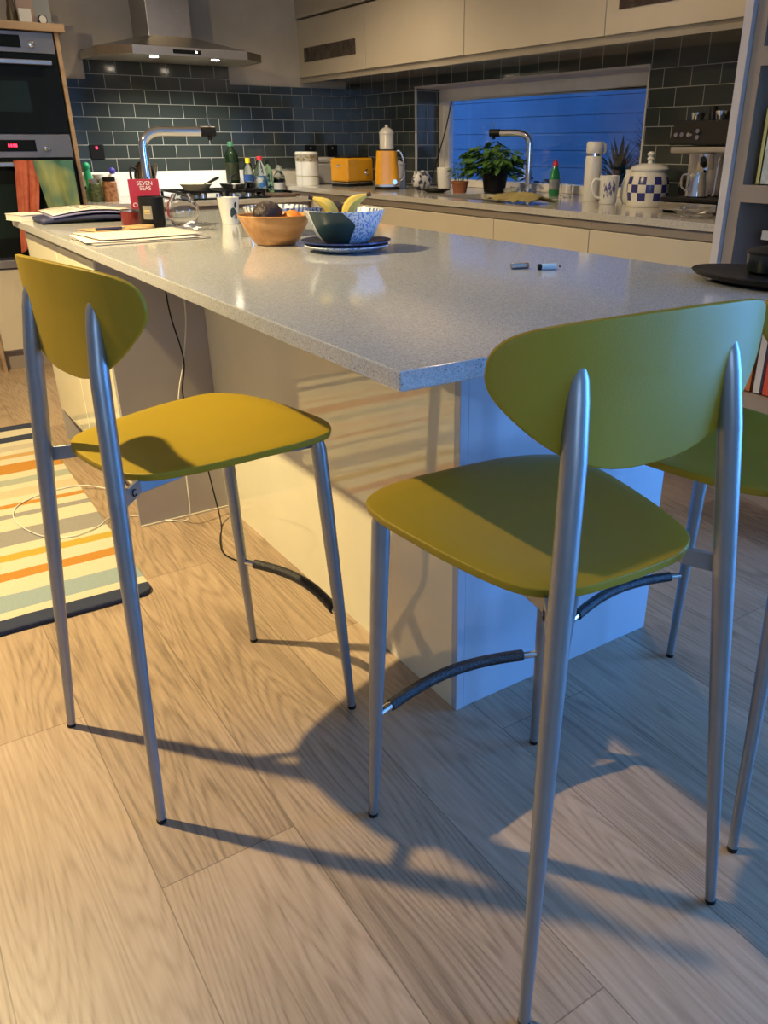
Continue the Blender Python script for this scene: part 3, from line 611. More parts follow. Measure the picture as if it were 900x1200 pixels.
# ------------------------------------------------------------------ bar stools
def smoothpoly(pts, n=6):
    P = [Vector((p[0], p[1], 0)) for p in pts]; out = []; N_ = len(P)
    for i in range(N_):
        a, b, c, d_ = P[i-1], P[i], P[(i+1) % N_], P[(i+2) % N_]
        for k in range(n):
            q = k/n; out.append(.5*((2*b)+(c-a)*q+(2*a-5*b+4*c-d_)*q*q+(3*b-a-3*c+d_)*q**3))
    return out
def make_stool(label):
    root = thing('bar_stool', label, 'stool', (0, 0, 0), 0, 'olive bar stools round the island')
    # seat shell : rings from the centre outwards
    half = [(.374, 0), (.371, .088), (.352, .150), (.308, .200), (.238, .211), (.138, .199), (.03, .177), (-.040, .150), (-.073, .100), (-.080, .035)]
    outl = smoothpoly(half+[(p[0], -p[1]) for p in reversed(half[1:])], 4)
    cx = .15; no = len(outl); b = MB(); vs = []; fs = []
    ts = [0.0, .3, .55, .75, .88, .95, .985, 1.0]
    def hgt(x, y, t):
        dish = -.014*(1-min(1, ((x-.10)/.24)**2))*(1-min(1, (y/.2)**2))
        front = -.010*max(0, (x-.27)/.11)**2
        return .685+dish+front-.006*max(0, t-.9)*10*.6
    for t in ts[1:]:
        for p in outl:
            x = cx+(p.x-cx)*t; y = p.y*t; vs.append((x, y, hgt(x, y, t)))
    vs.append((cx, 0, hgt(cx, 0, 0))); ci = len(vs)-1; R = len(ts)-1
    for k in range(no): fs.append((ci, k, (k+1) % no))
    for r in range(R-1):
        for k in range(no): fs.append((r*no+k, (r+1)*no+k, (r+1)*no+(k+1) % no, r*no+(k+1) % no))
    b.add(vs, fs)
    o = obj('seat', b, M['olive'], root, smooth=True)
    for p in o.data.polygons: p.use_smooth = True
    md = o.modifiers.new('t', 'SOLIDIFY'); md.thickness = .014; md.offset = -1
    # want the thickness below the top surface whatever the normal direction
    up = sum(p.normal.z for p in o.data.polygons)
    md.offset = -1 if up > 0 else 1
    md2 = o.modifiers.new('b', 'BEVEL'); md2.width = .005; md2.segments = 3; md2.limit_method = 'ANGLE'; md2.angle_limit = math.radians(50)
    # backrest shell
    zc = .935
    up_h = [(-.226, .968), (-.219, .992), (-.196, 1.008), (-.148, 1.017), (-.07, 1.021), (0, 1.022)]
    dn_h = [(0, .832), (-.065, .837), (-.125, .858), (-.170, .887), (-.204, .920), (-.222, .946)]
    ol = [(x, z) for x, z in up_h]+[(-x, z) for x, z in reversed(up_h[:-1])]+[(-x, z) for x, z in reversed(dn_h[1:])]+[(x, z) for x, z in dn_h]
    sp_ = smoothpoly(ol, 4); no = len(sp_); vs = []; fs = []
    tt = [.2, .4, .6, .78, .9, .97, 1.0]
    def bx(y, z): return -.087+.35*y*y+11*y**4+.07*(.91-z)*(1-abs(y)/.3)
    for t in tt:
        for p in sp_:
            y = p.x*t; z = .94+(p.y-.94)*t; vs.append((bx(y, z), y, z))
    vs.append((bx(0, .94), 0, .94)); ci = len(vs)-1; R = len(tt)
    for k in range(no): fs.append((ci, k, (k+1) % no))
    for r in range(R-1):
        for k in range(no): fs.append((r*no+k, (r+1)*no+k, (r+1)*no+(k+1) % no, r*no+(k+1) % no))
    b = MB().add(vs, fs)
    o = obj('backrest', b, M['olive'], root, smooth=True)
    for p in o.data.polygons: p.use_smooth = True
    md = o.modifiers.new('t', 'SOLIDIFY'); md.thickness = .010; md.offset = 0
    md2 = o.modifiers.new('b', 'BEVEL'); md2.width = .004; md2.segments = 3; md2.limit_method = 'ANGLE'; md2.angle_limit = math.radians(50)
    # legs
    for s in (1, -1):
        f = Vector((-.158, .204*s, 0)); tp = Vector((-.082, .123*s, .978))
        def pr(t): return f+(tp-f)*t
        rr = [(0, .0088), (.25, .0115), (.5, .0145), (.7, .016), (.88, .0158), (.95, .015), (.975, .0135), (.99, .010), (1.0, .004)]
        pts = []; rad = []
        for t, r in rr:
            p = pr(t)
            if t > .9: p = p+Vector((.008*(t-.9)/.1, 0, 0))   # tip scarfed into the shell
            pts.append(p); rad.append(r)
        lg = obj('rear_leg', MB().tube(pts, rad, 20), M['legmetal'], root, smooth=True)
        obj('foot_cap', MB().lathe([(.0092, 0), (.0096, .002), (.0096, .008), (.008, .009)], (f.x, f.y, 0), 16), M['black'], lg, smooth=True)
        f2 = Vector((.329, .200*s, 0)); t2 = Vector((.297, .178*s, .662))
        pts = [f2+(t2-f2)*q for q in (0, .25, .5, .75, .97, 1)]
        lg = obj('front_leg', MB().tube(pts, [.0088, .011, .0135, .015, .0155, .012], 20), M['legmetal'], root, smooth=True)
        obj('foot_cap', MB().lathe([(.0092, 0), (.0096, .002), (.0096, .008), (.008, .009)], (f2.x, f2.y, 0), 16), M['black'], lg, smooth=True)
        # side rail, a flat bar on edge from rear to front leg
        a0 = Vector((-.100, .160*s, .650)); c_ = Vector((.297, .165*s, .655)); rail = MB()
        prs = [(a0, .028), (Vector((-.055, .128*s, .654)), .026), (Vector((.05, .12*s, .657)), .022), (Vector((.2, .14*s, .656)), .022), (c_, .022)]
        vs = []
        for (p, hh) in prs:
            for dy in (-.004, .004):
                for dz in (-hh/2, hh/2): vs.append((p.x, p.y+dy, p.z+dz))
        fs = [(0, 1, 3, 2), (16, 18, 19, 17)]
        for i in range(4):
            o_ = i*4
            fs += [(o_, o_+4, o_+5, o_+1), (o_+2, o_+3, o_+7, o_+6), (o_+1, o_+5, o_+7, o_+3), (o_, o_+2, o_+6, o_+4)]
        rl = obj('side_rail', rail.add(vs, fs), M['legmetal'], root, bevel=.001)
        ec = Vector((-.0765, .1432*s, .652)); ed = Vector((.815, -.58*s, 0)); en = Vector((.58, .815*s, 0))
        em = MB().tube([ec+en*.0048+ed*(.0062*math.cos(q))+Vector((0, 0, .0062*math.sin(q))) for q in [math.radians(40+28*i) for i in range(11)]], .0011, 6)
        obj('emblem', em, M['black'], rl)
    obj('cross_bar', MB().box(-.05, -.03, -.124, .124, .650, .664), M['legmetal'], root)
    obj('cross_bar', MB().box(.24, .26, -.148, .148, .650, .664), M['legmetal'], root)
    # footrest bowed forwards
    a, c_ = Vector((.3195, .192, .245)), Vector((.3195, -.192, .245))
    ar = arc(a, c_, .034, 20, (1, 0, .25))
    fr = obj('footrest', MB().tube(ar, .0078, 14), M['chrome'], root, smooth=True)
    obj('rubber_sleeve', MB().tube(ar[2:19], .0118, 16), M['rubber'], fr, smooth=True)
    return root
s1 = make_stool('olive bar stool at the left, beside the cream island panel'); s1.location = (-.2134, .609, 0); s1.rotation_euler = (0, 0, .195)
s2 = dup(s1, (.2042, -.1774, 0), 1.5266, 'olive bar stool in the right foreground seen from behind')
s3 = dup(s1, (.7296, -.1339, 0), 1.582, 'olive bar stool partly cut off at the right edge')

# ------------------------------------------------------------------ rug
ys = [1.264, 1.323, 1.364, 1.464, 1.556, 1.612, 1.692, 1.741, 1.805, 1.931, 2.035, 2.074, 2.135, 2.169, 2.233, 2.314, 2.365, 2.431, 2.499, 2.613, 2.682, 2.728, 2.782, 2.847, 2.904, 2.983, 3.073, 3.155]
CR = (.58, .54, .40); NV = (.025, .035, .075); LB = (.27, .35, .37); OR = (.46, .21, .03); YE = (.47, .33, .04); GR = (.27, .26, .25); PE = (.60, .45, .30); SG = (.34, .37, .31); TN = (.52, .32, .12); BE = (.48, .43, .33)
cs = [NV, CR, LB, CR, OR, CR, YE, CR, GR, CR, GR, CR, OR, CR, PE, CR, SG, CR, OR, CR, TN, CR, BE, CR, NV, CR, NV]
rm = stripes('striped_wool', 1, [y-2.2 for y in ys[:-1]], cs, .95, .5, 260)
def rr_poly(x0, x1, y0, y1, r, n=6):
    out = []
    for cx, cy, a0 in ((x1-r, y1-r, 0), (x0+r, y1-r, PI/2), (x0+r, y0+r, PI), (x1-r, y0+r, 1.5*PI)):
        for k in range(n+1): out.append((cx+r*math.cos(a0+PI/2*k/n), cy+r*math.sin(a0+PI/2*k/n)))
    return out
o = obj('striped_rug', MB().prism(rr_poly(-1.48, .06, -.936, .955, .04), .0005, .016), rm, loc=(-.12, 2.2, 0), rz=-.012, bevel=.005, seg=3); tag(o, 'cream wool rug with navy, orange, yellow and grey stripes', 'rug')

# ------------------------------------------------------------------ cables
def cable(name, pts, r, m, lb, n=8):
    o = obj(name, MB().tube(spline(pts, n), r, 8), m, smooth=True); return tag(o, lb, 'cable')
cable('power_cable', [(.213, 1.715, .885), (.215, 1.71, .80), (.222, 1.715, .70), (.24, 1.70, .56), (.225, 1.71, .44), (.25, 1.68, .30), (.27, 1.66, .10), (.262, 1.60, .006), (.22, 1.50, .005), (.19, 1.40, .005), (.20, 1.33, .005), (.225, 1.28, .006), (.265, 1.245, .006)], .0025, M['black'], 'thin black cable dropping from the island to the floor')
cable('charging_cable', [(.27, 1.715, .885), (.272, 1.715, .80), (.268, 1.715, .68), (.24, 1.71, .55), (.205, 1.70, .43), (.19, 1.68, .25), (.18, 1.66, .06), (.17, 1.70, .006), (.12, 1.74, .006), (0.04, 1.84, .006), (-.04, 1.86, .012), (-.10, 1.79, .020), (-.19, 1.76, .020), (-.27, 1.82, .020), (-.32, 1.98, .020), (-.30, 2.12, .020), (-.20, 2.20, .020), (-.06, 2.21, .018), (.03, 2.14, .006), (.10, 2.05, .006), (.14, 1.96, .006)], .0022, M['whitecord'], 'white cable looping from the island across floor and rug')
t = thing('power_adapter', 'white plug adapter with paper tag under the island top', 'adapter', (.20, 1.715, .84))
obj('body', MB().box(-.03, .012, -.02, .02, 0, .05), M['whitepl'], t, bevel=.003)
tg = obj('paper_tag', MB().box(.005, .035, -.024, -.0235, -.036, -.018), M['paper'], t)
obj('tag_print', MB().box(.010, .030, -.0246, -.0241, -.030, -.024), M['black'], tg)

# ------------------------------------------------------------------ things on the island
def bowl(r, h, th=.005, foot=.45, p=.62, n=14):
    out = [(1e-4, 0), (r*foot, 0)]
    for i in range(1, n+1):
        q = i/n; out.append((r*(foot+(1-foot)*q**p), h*q))
    inn = [(x-th, max(z, th)) for x, z in reversed(out[2:])]+[(r*foot*.8, th), (1e-4, th)]
    return out+[(out[-1][0]-th*.5, h+th*.3)]+inn
z = ZI+.0005
t = thing('serving_plate', 'dark blue glazed plate under the patterned fruit bowl', 'plate', (.585, 1.205, z), 0)
obj('lower_plate', MB().lathe([(1e-4, 0), (.06, 0), (.09, .006), (.118, .016), (.117, .019), (.085, .011), (1e-4, .009)], seg=56), M['bluedots'], t, smooth=True)
obj('upper_plate', MB().lathe([(1e-4, .0095), (.06, .0095), (.09, .016), (.123, .027), (.122, .030), (.088, .021), (1e-4, .018)], seg=56), M['darkglaze'], t, smooth=True)
obj('rim_band', MB().lathe([(.106, .0222), (.1235, .0268), (.1235, .0305), (.119, .0297)], seg=56, close=True), M['blueglaze'], t, smooth=True)
PBX, PBY, PBZ = .592, 1.222, z+.0185
t = thing('fruit_bowl', 'blue and white patterned bowl with a dark teal panel, on a plate', 'bowl', (PBX, PBY, PBZ), 0)
PR, PH = .112, .088
obj('outer_wall', MB().lathe([(1e-4, 0), (.055, 0)]+[(.055+(PR-.055)*(i/12)**.62, PH*i/12) for i in range(1, 13)]+[(PR-.002, PH+.001), (PR-.0035, PH-.002)], seg=64, cap=False), M['bluedots'], t, smooth=True)
obj('inner_wall', MB().lathe([(PR-.0035, PH-.002)]+[(.050+(PR-.0035-.050)*(i/12)**.62, .006+(PH-.008)*i/12) for i in range(11, 0, -1)]+[(.05, .006), (1e-4, .006)], seg=64, cap=False), M['bluestripe'], t, smooth=True)
b = MB()
va = math.atan2(CAMP.y-PBY, CAMP.x-PBX)
def patch(u, v):
    zz = .001+(PH-.002)*v; r = .055+(PR-.055)*(zz/PH)**.62+.0012
    # left boundary leans with the bowl, right one is cut like a facet
    a0 = va-1.02; a1 = va+(.12 if v < .55 else .12+.0*(v)) + (.30*v if v < .62 else .186-.95*(v-.62))
    a = a0+(a1-a0)*u
    return (r*math.cos(a), r*math.sin(a), zz)
obj('teal_panel', b.grid(patch, 18, 12), M['teal'], t, smooth=True)
def edge(u, v):
    zz = .001+(PH-.002)*v; r = .055+(PR-.055)*(zz/PH)**.62+.0016; a = va-1.02-.05*u
    return (r*math.cos(a), r*math.sin(a), zz)
obj('cream_edge', MB().grid(edge, 2, 12), M['label_white'], t, smooth=True)
def banana(loc, rz, ln, lb, tilt=.9, m=M['banana']):
    t = thing('banana', lb, 'banana', loc, rz, 'bananas in the patterned bowl')
    pts = [Vector((0, 0, 0)).lerp(Vector((math.cos(tilt)*ln, 0, math.sin(tilt)*ln)), i/10)+Vector((-math.sin(tilt), 0, math.cos(tilt)))*(.022*math.sin(PI*i/10)) for i in range(11)]
    obj('fruit', MB().tube(pts, [.004, .010, .0145, .0165, .0175, .0175, .017, .015, .012, .008, .005], 8), m, t, smooth=True)
    obj('stem', MB().tube([pts[-2], pts[-1], pts[-1]+(pts[-1]-pts[-2]).normalized()*.012], [.0055, .0045, .006], 8), M['bananatip'], t, smooth=True)
banana((PBX-.030, PBY+.005, PBZ+.040), math.radians(148), .095, 'yellow banana leaning on the left rim of the patterned bowl', .95)
banana((PBX+.0, PBY-.012, PBZ+.045), math.radians(-30), .098, 'banana with dark stem rising at the right of the patterned bowl', .95)
t = thing('avocado', 'dark avocado showing above the patterned bowl rim', 'avocado', (PBX-.005, PBY+.050, PBZ+.076)); obj('fruit', MB().sphere((0, 0, 0), .034, sc=(1.2, .9, .95)), M['avocado'], t, smooth=True)
obj('stem_end', MB().sphere((.040, 0, 0), .003), M['bananatip'], t)
t = thing('avocado', 'dark avocado lying inside the patterned bowl near the front', 'avocado', (PBX-.01, PBY-.03, PBZ+.043)); obj('fruit', MB().sphere((0, 0, 0), .032, sc=(1.2, .9, .95)), M['avocado'], t, smooth=True)
obj('stem_end', MB().sphere((.038, 0, 0), .003), M['bananatip'], t)
WBX, WBY = .492, 1.47
t = thing('wooden_bowl', 'turned light wood fruit bowl left of the patterned bowl', 'bowl', (WBX, WBY, z))
obj('body', MB().lathe(bowl(.108, .082, .006, .5, .7), seg=28), M['woodbowl'], t)
t = thing('avocado', 'big dark avocado heaped in the wooden bowl', 'avocado', (WBX-.02, WBY+.0, z+.082), .3); obj('fruit', MB().sphere((0, 0, 0), .045, sc=(1.05, .9, .85)), M['avocado'], t, smooth=True)
obj('stem_end', MB().sphere((.046, 0, 0), .003), M['bananatip'], t)
for dx, dy, lb in ((.052, -.012, 'orange beside the avocado in the wooden bowl'),):
    t = thing('orange', lb, 'orange', (WBX+dx, WBY+dy, z+.062)); obj('fruit', MB().sphere((0, 0, 0), .032), M['orange'], t, smooth=True); obj('stem_scar', MB().sphere((0, 0, .032), .003), M['bananatip'], t)
t = thing('ceramic_bowl', 'white bowl with blue dashes standing behind the wooden bowl', 'bowl', (.62, 1.74, z))
obj('outer_wall', MB().lathe(bowl(.105, .085, .005, .5, .6), seg=48), M['bluelattice'], t, smooth=True)
t = thing('paper_cup', 'white cup with a dark flower print on the island', 'cup', (.637, 2.20, z))
obj('body', MB().lathe([(1e-4, 0), (.029, 0), (.040, .09), (.041, .092), (.038, .091), (.027, .004), (1e-4, .004)], seg=36), M['white'], t, smooth=True)
ca = math.atan2(CAMP.y-2.2, CAMP.x-.637)
def leafpatch(a_c, z_c, ra, rz_, name='flower_print'):
    vs = []; n = 18
    for k in range(n):
        q = 2*PI*k/n; a = ca+a_c+ra*math.cos(q); zz = z_c+rz_*math.sin(q); r = .029+.011*zz/.09+.0006
        vs.append((r*math.cos(a), r*math.sin(a), zz))
    r = .029+.011*z_c/.09+.0009
    vs.append((r*math.cos(ca+a_c), r*math.sin(ca+a_c), z_c))
    return vs, [(k, (k+1) % n, n) for k in range(n)]
b = MB()
for a_, zz, ra, rz_ in ((.42, .044, .30, .014), (.70, .066, .16, .011), (.78, .030, .14, .020), (.25, .034, .15, .010)): b.add(*leafpatch(a_, zz, ra, rz_))
obj('flower_print', b, M['teal'], t)
t = thing('tealight', 'small metal tealight tin beside the white cup', 'tealight', (.515, 1.73, z))
obj('cup', MB().lathe([(1e-4, 0), (.021, 0), (.0225, .030), (.021, .030), (.020, .012), (1e-4, .012)], seg=28), M['steel'], t, smooth=True)
obj('wax', MB().lathe([(1e-4, .010), (.0199, .010), (.0199, .022), (1e-4, .022)], seg=24), M['whitepl'], t)
t = thing('candle_jar', 'black candle jar with a small grey label', 'candle', (.362, 2.235, z))
obj('jar', MB().lathe([(1e-4, 0), (.038, 0), (.042, .006), (.044, .100), (.041, .102), (.040, .075), (1e-4, .073)], seg=40), M['black'], t, smooth=True)
ca2 = math.atan2(CAMP.y-2.235, CAMP.x-.362)
lbm = MB().grid(lambda u, v: ((.0443)*math.cos(ca2-.75+.75*u), (.0443)*math.sin(ca2-.75+.75*u), .028+.045*v), 8, 2); lab = obj('label', lbm, pm('grey_label', (.20, .19, .16), .5), t)
obj('label_print', MB().grid(lambda u, v: ((.0447)*math.cos(ca2-.62+.48*u), (.0447)*math.sin(ca2-.62+.48*u), .046+.003*v), 6, 1).grid(lambda u, v: ((.0447)*math.cos(ca2-.62+.48*u), (.0447)*math.sin(ca2-.62+.48*u), .054+.005*v), 6, 1), M['gold'], lab)
t = thing('glass_jar', 'round clear glass jar beside the black candle', 'jar', (.468, 2.215, z))
pr_ = [(1e-4, 0), (.034, 0), (.045, .010), (.056, .035), (.057, .055), (.050, .080), (.036, .100), (.034, .108)]
obj('body', MB().lathe(pr_+[(r-.003, max(z_, .003)) for r, z_ in reversed(pr_)], seg=40), M['glass'], t, smooth=True)
t = thing('candle_glass', 'squat dark red candle glass left of the black candle', 'candle', (.318, 2.36, z))
obj('glass', MB().lathe([(1e-4, 0), (.031, 0), (.034, .006), (.034, .050), (.031, .050), (.030, .006)], seg=32), M['redglass'], t, smooth=True)
obj('rim', MB().lathe([(.0345, .046), (.0345, .053), (.031, .053), (.031, .046)], seg=32, close=True), M['steel'], t, smooth=True)
t = thing('supplement_box', 'red carton with white lettering standing on the island', 'box', (.408, 2.45, z), math.radians(-14))
obj('carton', MB().box(-.055, .055, 0, .035, 0, .150), M['redcard'], t, bevel=.0008)
text('SEVEN\nSEAS', 'lettering', .020, M['label_white'], t, (.004, -.0006, .127), (PI/2, 0, 0))
text('OMEGA', 'lettering', .022, M['label_white'], t, (-.01, -.0006, .060), (PI/2, 0, 0))
obj('gold_emblem', MB().box(-.018, .03, -.0008, -.0002, .083, .090), M['goldmetal'], t)
t = thing('instant_tap', 'chrome swan-neck tap rising behind the red carton', 'tap', (.482, 2.64, z), 0)
def tap(t, flip, arm, ht=.32):
    s = flip
    pts = [(0, 0, .01), (0, 0, ht-.075)]+[(s*(.075-.075*math.cos(q)), 0, ht-.075+.055*math.sin(q)) for q in [PI/2*i/8 for i in range(1, 9)]]+[(s*arm, 0, ht-.020)]
    obj('neck', MB().tube(pts, .0175, 18), M['chrome'], t, smooth=True)
    obj('base', MB().lathe([(1e-4, 0), (.026, 0), (.026, .012), (.022, .03), (.016, .034)], seg=28), M['chrome'], t, smooth=True)
    hd = MB().tube([(s*(arm-.055), 0, ht-.020), (s*(arm+.004), 0, ht-.020)], .0195, 18).tube([(s*(arm-.018), 0, ht-.03), (s*(arm-.018), 0, ht-.052)], .010, 14)
    sh = obj('spout_head', hd, M['black'], t, smooth=True)
    obj('lever', MB().tube([(s*(arm-.012), 0, ht-.005), (s*(arm-.022), 0, ht+.035)], [.0035, .0022], 8), M['chrome'], t, smooth=True)
tap(t, 1, .285, .335); t.rotation_euler = (0, 0, -.10)
# papers, magazine, pen
def sheet(name, lb, cx, cy, w_, h_, rz, z_, m, curl=.0, cat='paper', grp=None, th=.0008):
    def fn(u, v):
        x = (u-.5)*w_; y = (v-.5)*h_
        return (x, y, .0015+curl*(abs(u-.5)*2)**4*(.5+.5*v))
    o = obj(name, MB().grid(fn, 14, 8), m, smooth=True, solid=th, loc=(cx, cy, z_), rz=rz)
    return tag(o, lb, cat, grp)
gp = 'loose papers at the island edge'
sheet('paper_sheet', 'lowest grey sheet in the stack of papers', .205, 1.86, .36, .26, .06, z, pm('grey_sheet', (.35, .33, .31), .7), .001, 'paper', gp, .002)
sheet('paper_sheet', 'middle white sheet in the stack of papers', .19, 1.88, .34, .26, -.04, z+.0035, M['paper'], .003, 'paper', gp)
sheet('paper_sheet', 'topmost printed sheet in the stack of papers', .215, 1.91, .33, .25, .10, z+.0085, M['newsprint'], .003, 'paper', gp)
sheet('envelope', 'brown kraft envelope behind the papers', .215, 2.22, .20, .13, .3, z+.0005, M['kraft'], .0, 'envelope', None, .002)
t = thing('pen', 'dark blue pen lying on the brown envelope', 'pen', (.19, 2.16, z+.008), .15); obj('barrel', MB().tube([(-.05, 0, 0), (.04, 0, 0)], .005, 10), M['navy'], t, smooth=True); obj('tip', MB().tube([(.04, 0, 0), (.055, 0, 0)], [.004, .001], 10), M['steel'], t, smooth=True)
o = obj('wooden_disc', MB().lathe([(1e-4, 0), (.042, 0), (.044, .004), (.042, .009), (1e-4, .009)], seg=32), M['kraft'], loc=(.30, 2.17, z+.003), smooth=True); tag(o, 'flat round tan coaster by the black candle', 'coaster')
t = thing('open_magazine', 'thick open magazine with curling pages at the far island corner', 'magazine', (.185, 2.685, z), -.02)
def pgs(zf, x0, x1, y0, y1, amp, ph=0, tw=0):
    def fn(u, v):
        x = x0+(x1-x0)*u; y = y0+(y1-y0)*v
        return (x, y, zf+amp*math.sin(PI*min(1, max(0, u*1.05+ph)))**1.0*(1-.25*v)+tw*u)
    return fn
obj('cover', MB().grid(pgs(.010, -.14, .25, -.15, .17, .010), 20, 4), M['navy'], t, smooth=True, solid=.014)
obj('blue_page', MB().grid(pgs(.022, -.10, .25, -.155, .16, .016), 20, 4), M['blueflat'], t, smooth=True, solid=.006)
pg = obj('white_page', MB().grid(pgs(.030, -.095, .235, -.15, .17, .018, 0), 20, 4), M['paper'], t, smooth=True, solid=.002)
f2 = pgs(.0315, -.095, .235, -.15, .17, .018, 0)
b = MB()
for k, (ua, ub_) in enumerate([(.34, .355), (.39, .41), (.50, .52)]): b.grid(lambda u, v, ua=ua, ub_=ub_: f2(ua+(ub_-ua)*u, .1+.8*v), 1, 4)
for k in range(7): b.grid(lambda u, v, k=k: f2(.08+.03*k, .1+.8*v) if u < .5 else f2(.085+.03*k, .1+.8*v), 1, 4)
obj('print_lines', b, M['bananatip'], pg)
b = MB().grid(lambda u, v: (lambda q: (q[0], q[1], q[2]))(f2(.86+.10*u, .05+.25*v)), 3, 3); obj('photo_print', b, M['black'], pg)
t = thing('paperback', 'cream paperback lying at the far left island corner', 'book', (.040, 2.80, z+.0), .25)
obj('cover', MB().box(-.055, .055, -.07, .07, 0, .0015).box(-.055, .055, -.07, .07, .0225, .024), M['paper'], t); obj('pages', MB().box(-.053, .053, -.068, .068, .0016, .0224), M['book_yellow'] if False else M['paper'], t)
# crumpled clear wrapping
def crumple(name, lb, loc, r, h, m, seed, sc=(1, 1)):
    rnd = random.Random(seed); b = MB().sphere((0, 0, 0), 1, 18, 10)
    vs = []
    for v in b.v:
        q = Vector(v); n_ = 1+rnd.uniform(-.22, .22)
        vs.append((q.x*r*n_*sc[0], q.y*r*n_*sc[1], max(0, (q.z*.5+.45)*h*n_)))
    b.v = vs; o = obj(name, b, m, loc=loc); return tag(o, lb, 'wrapping')
crumple('plastic_wrap', 'crumpled clear wrapper in front of the round glass jar', (.445, 2.02, z), .05, .028, M['film'], 3, (1.3, .8))
# batteries
for (x_, y_, rz_, m1, m2, lb) in ((.752, .655, -.25, M['steel'], M['copper'], 'silver battery with a copper end on the bare worktop'), (.800, .600, -.42, M['battery_blue'], M['black'], 'pale blue battery lying next to the silver one')):
    t = thing('battery', lb, 'battery', (x_, y_, z+.0072), rz_, 'batteries on the island')
    obj('body', MB().tube([(-.022, 0, 0), (.014, 0, 0)], .0071, 18), m1, t, smooth=True)
    obj('end_cap', MB().tube([(.014, 0, 0), (.0225, 0, 0)] if m2 is M['copper'] else [(-.030, 0, 0), (-.022, 0, 0)], .0071, 18).tube([(.0225, 0, 0), (.0245, 0, 0)], .0025, 10), m2, t, smooth=True)
# tray and pot at the right end
t = thing('serving_board', 'black oval serving board at the right end of the island', 'board', (1.035, .175, z))
obj('board', MB().lathe([(1e-4, 0), (.10, 0), (.150, .012), (.158, .020), (.155, .022), (.12, .018), (1e-4, .017)], seg=48, sx=.72, sy=1.15), M['black'], t, smooth=True)
t = thing('casserole_pot', 'small black lidded pot with a pale knob on the board', 'pot', (1.075, .185, z+.0185))
obj('pot', MB().lathe([(1e-4, 0), (.055, 0), (.062, .005), (.064, .040), (1e-4, .041)], seg=36), pm('dark_green_enamel', (.008, .014, .016), .15), t, smooth=True)
ld = obj('lid', MB().lathe([(.066, .040), (.066, .045), (.045, .052), (1e-4, .055)], seg=36), M['black'], t, smooth=True)
obj('knob', MB().sphere((0, 0, .063), .011, sc=(1, 1, .9)), M['whitepl'], ld, smooth=True)

# ------------------------------------------------------------------ things on the window run
z = ZB+.0005
for (x_, y_, lb) in ((2.185, 4.62, 'nearer white jar with gold print beside the toaster'), (2.205, 4.75, 'farther white jar with gold print, left of its twin')):
    t = thing('storage_jar', lb, 'jar', (x_, y_, z), 0, 'white gold-printed jars')
    obj('body', MB().lathe([(1e-4, 0), (.058, 0), (.060, .006), (.060, .205), (.055, .212), (1e-4, .212)], seg=36), M['white'], t, smooth=True)
    obj('gold_band', MB().lathe([(.0606, .150), (.0606, .195)], seg=36, close=True), blotch('gold_fleck_band', (.42, .32, .12), (.64, .62, .56), 60, .44), t, smooth=True)
    obj('lower_band', MB().lathe([(.0606, .055), (.0606, .060)], seg=36, close=True), M['gold'], t, smooth=True)
t = thing('bread_bin', 'plain white bread bin behind the amber toaster', 'bread bin', (2.44, 4.86, z), .15)
obj('body', MB().box(-.13, .13, -.08, .08, 0, .135), M['whitepl'], t, bevel=.012, seg=4)
obj('lid', MB().box(-.132, .132, -.082, .082, .138, .172), M['whitepl'], t, bevel=.01, seg=4)
t = thing('toaster', 'amber yellow toaster with a chrome dial', 'toaster', (2.385, 4.385, z), .30)
obj('base', MB().box(-.125, .125, -.078, .078, 0, .016), M['black'], t, bevel=.004)
obj('base_trim', MB().box(-.128, .128, -.081, .081, .0165, .026), M['steel'], t, bevel=.003)
obj('shell', MB().box(-.13, .13, -.083, .083, .0265, .176), M['yellow'], t, bevel=.018, seg=5)
tp = obj('top_plate', MB().box(-.105, .105, -.058, .058, .176, .184), M['black'], t, bevel=.003)
obj('bread_slot', MB().box(-.085, .085, -.030, -.012, .184, .1855).box(-.085, .085, .012, .030, .184, .1855), M['steel'], tp)
dl = MB().lathe([(.021, 0), (.021, .008), (.015, .014), (1e-4, .014)], seg=28); dl.xf(Matrix.Translation((.05, -.083, .085)) @ Matrix.Rotation(PI/2, 4, 'X')); dlo = obj('dial', dl, M['chrome'], t, smooth=True)
dl = MB().lathe([(.011, .0142), (.011, .017), (1e-4, .017)], seg=24); dl.xf(Matrix.Translation((.05, -.083, .085)) @ Matrix.Rotation(PI/2, 4, 'X')); obj('dial_cap', dl, M['yellow'], dlo, smooth=True)
obj('lever', MB().box(-.136, -.128, -.012, .012, .12, .135), M['chrome'], t, bevel=.002)
t = thing('kettle', 'amber yellow electric kettle with chrome handle and blue light', 'kettle', (2.33, 3.84, z), math.radians(-28))
obj('base', MB().lathe([(1e-4, 0), (.082, 0), (.084, .006), (.082, .018), (1e-4, .018)], seg=40, sx=.95, sy=.8), M['black'], t, smooth=True)
kb = [rr_poly(-w_, w_, -w_*.78, w_*.78, w_*.5, 5) for w_ in (.077, .075, .071, .066, .063)]
hs = [.022, .06, .12, .18, .222]; vs = []; fs = []; nn = len(kb[0])
for pl_, hh in zip(kb, hs): vs += [(p[0], p[1], hh) for p in pl_]
for i in range(4):
    for k in range(nn): fs.append((i*nn+k, i*nn+(k+1) % nn, (i+1)*nn+(k+1) % nn, (i+1)*nn+k))
fs += [tuple(reversed(range(nn))), tuple(4*nn+k for k in range(nn))]
bd = obj('body', MB().add(vs, fs), M['yellow'], t, smooth=True)
obj('lower_ring', MB().prism(rr_poly(-.079, .079, -.062, .062, .04, 5), .018, .030), M['steel'], t, smooth=True)
obj('water_gauge', MB().box(-.0735, -.066, -.006, .006, .06, .18), M['black'], bd, bevel=.002)
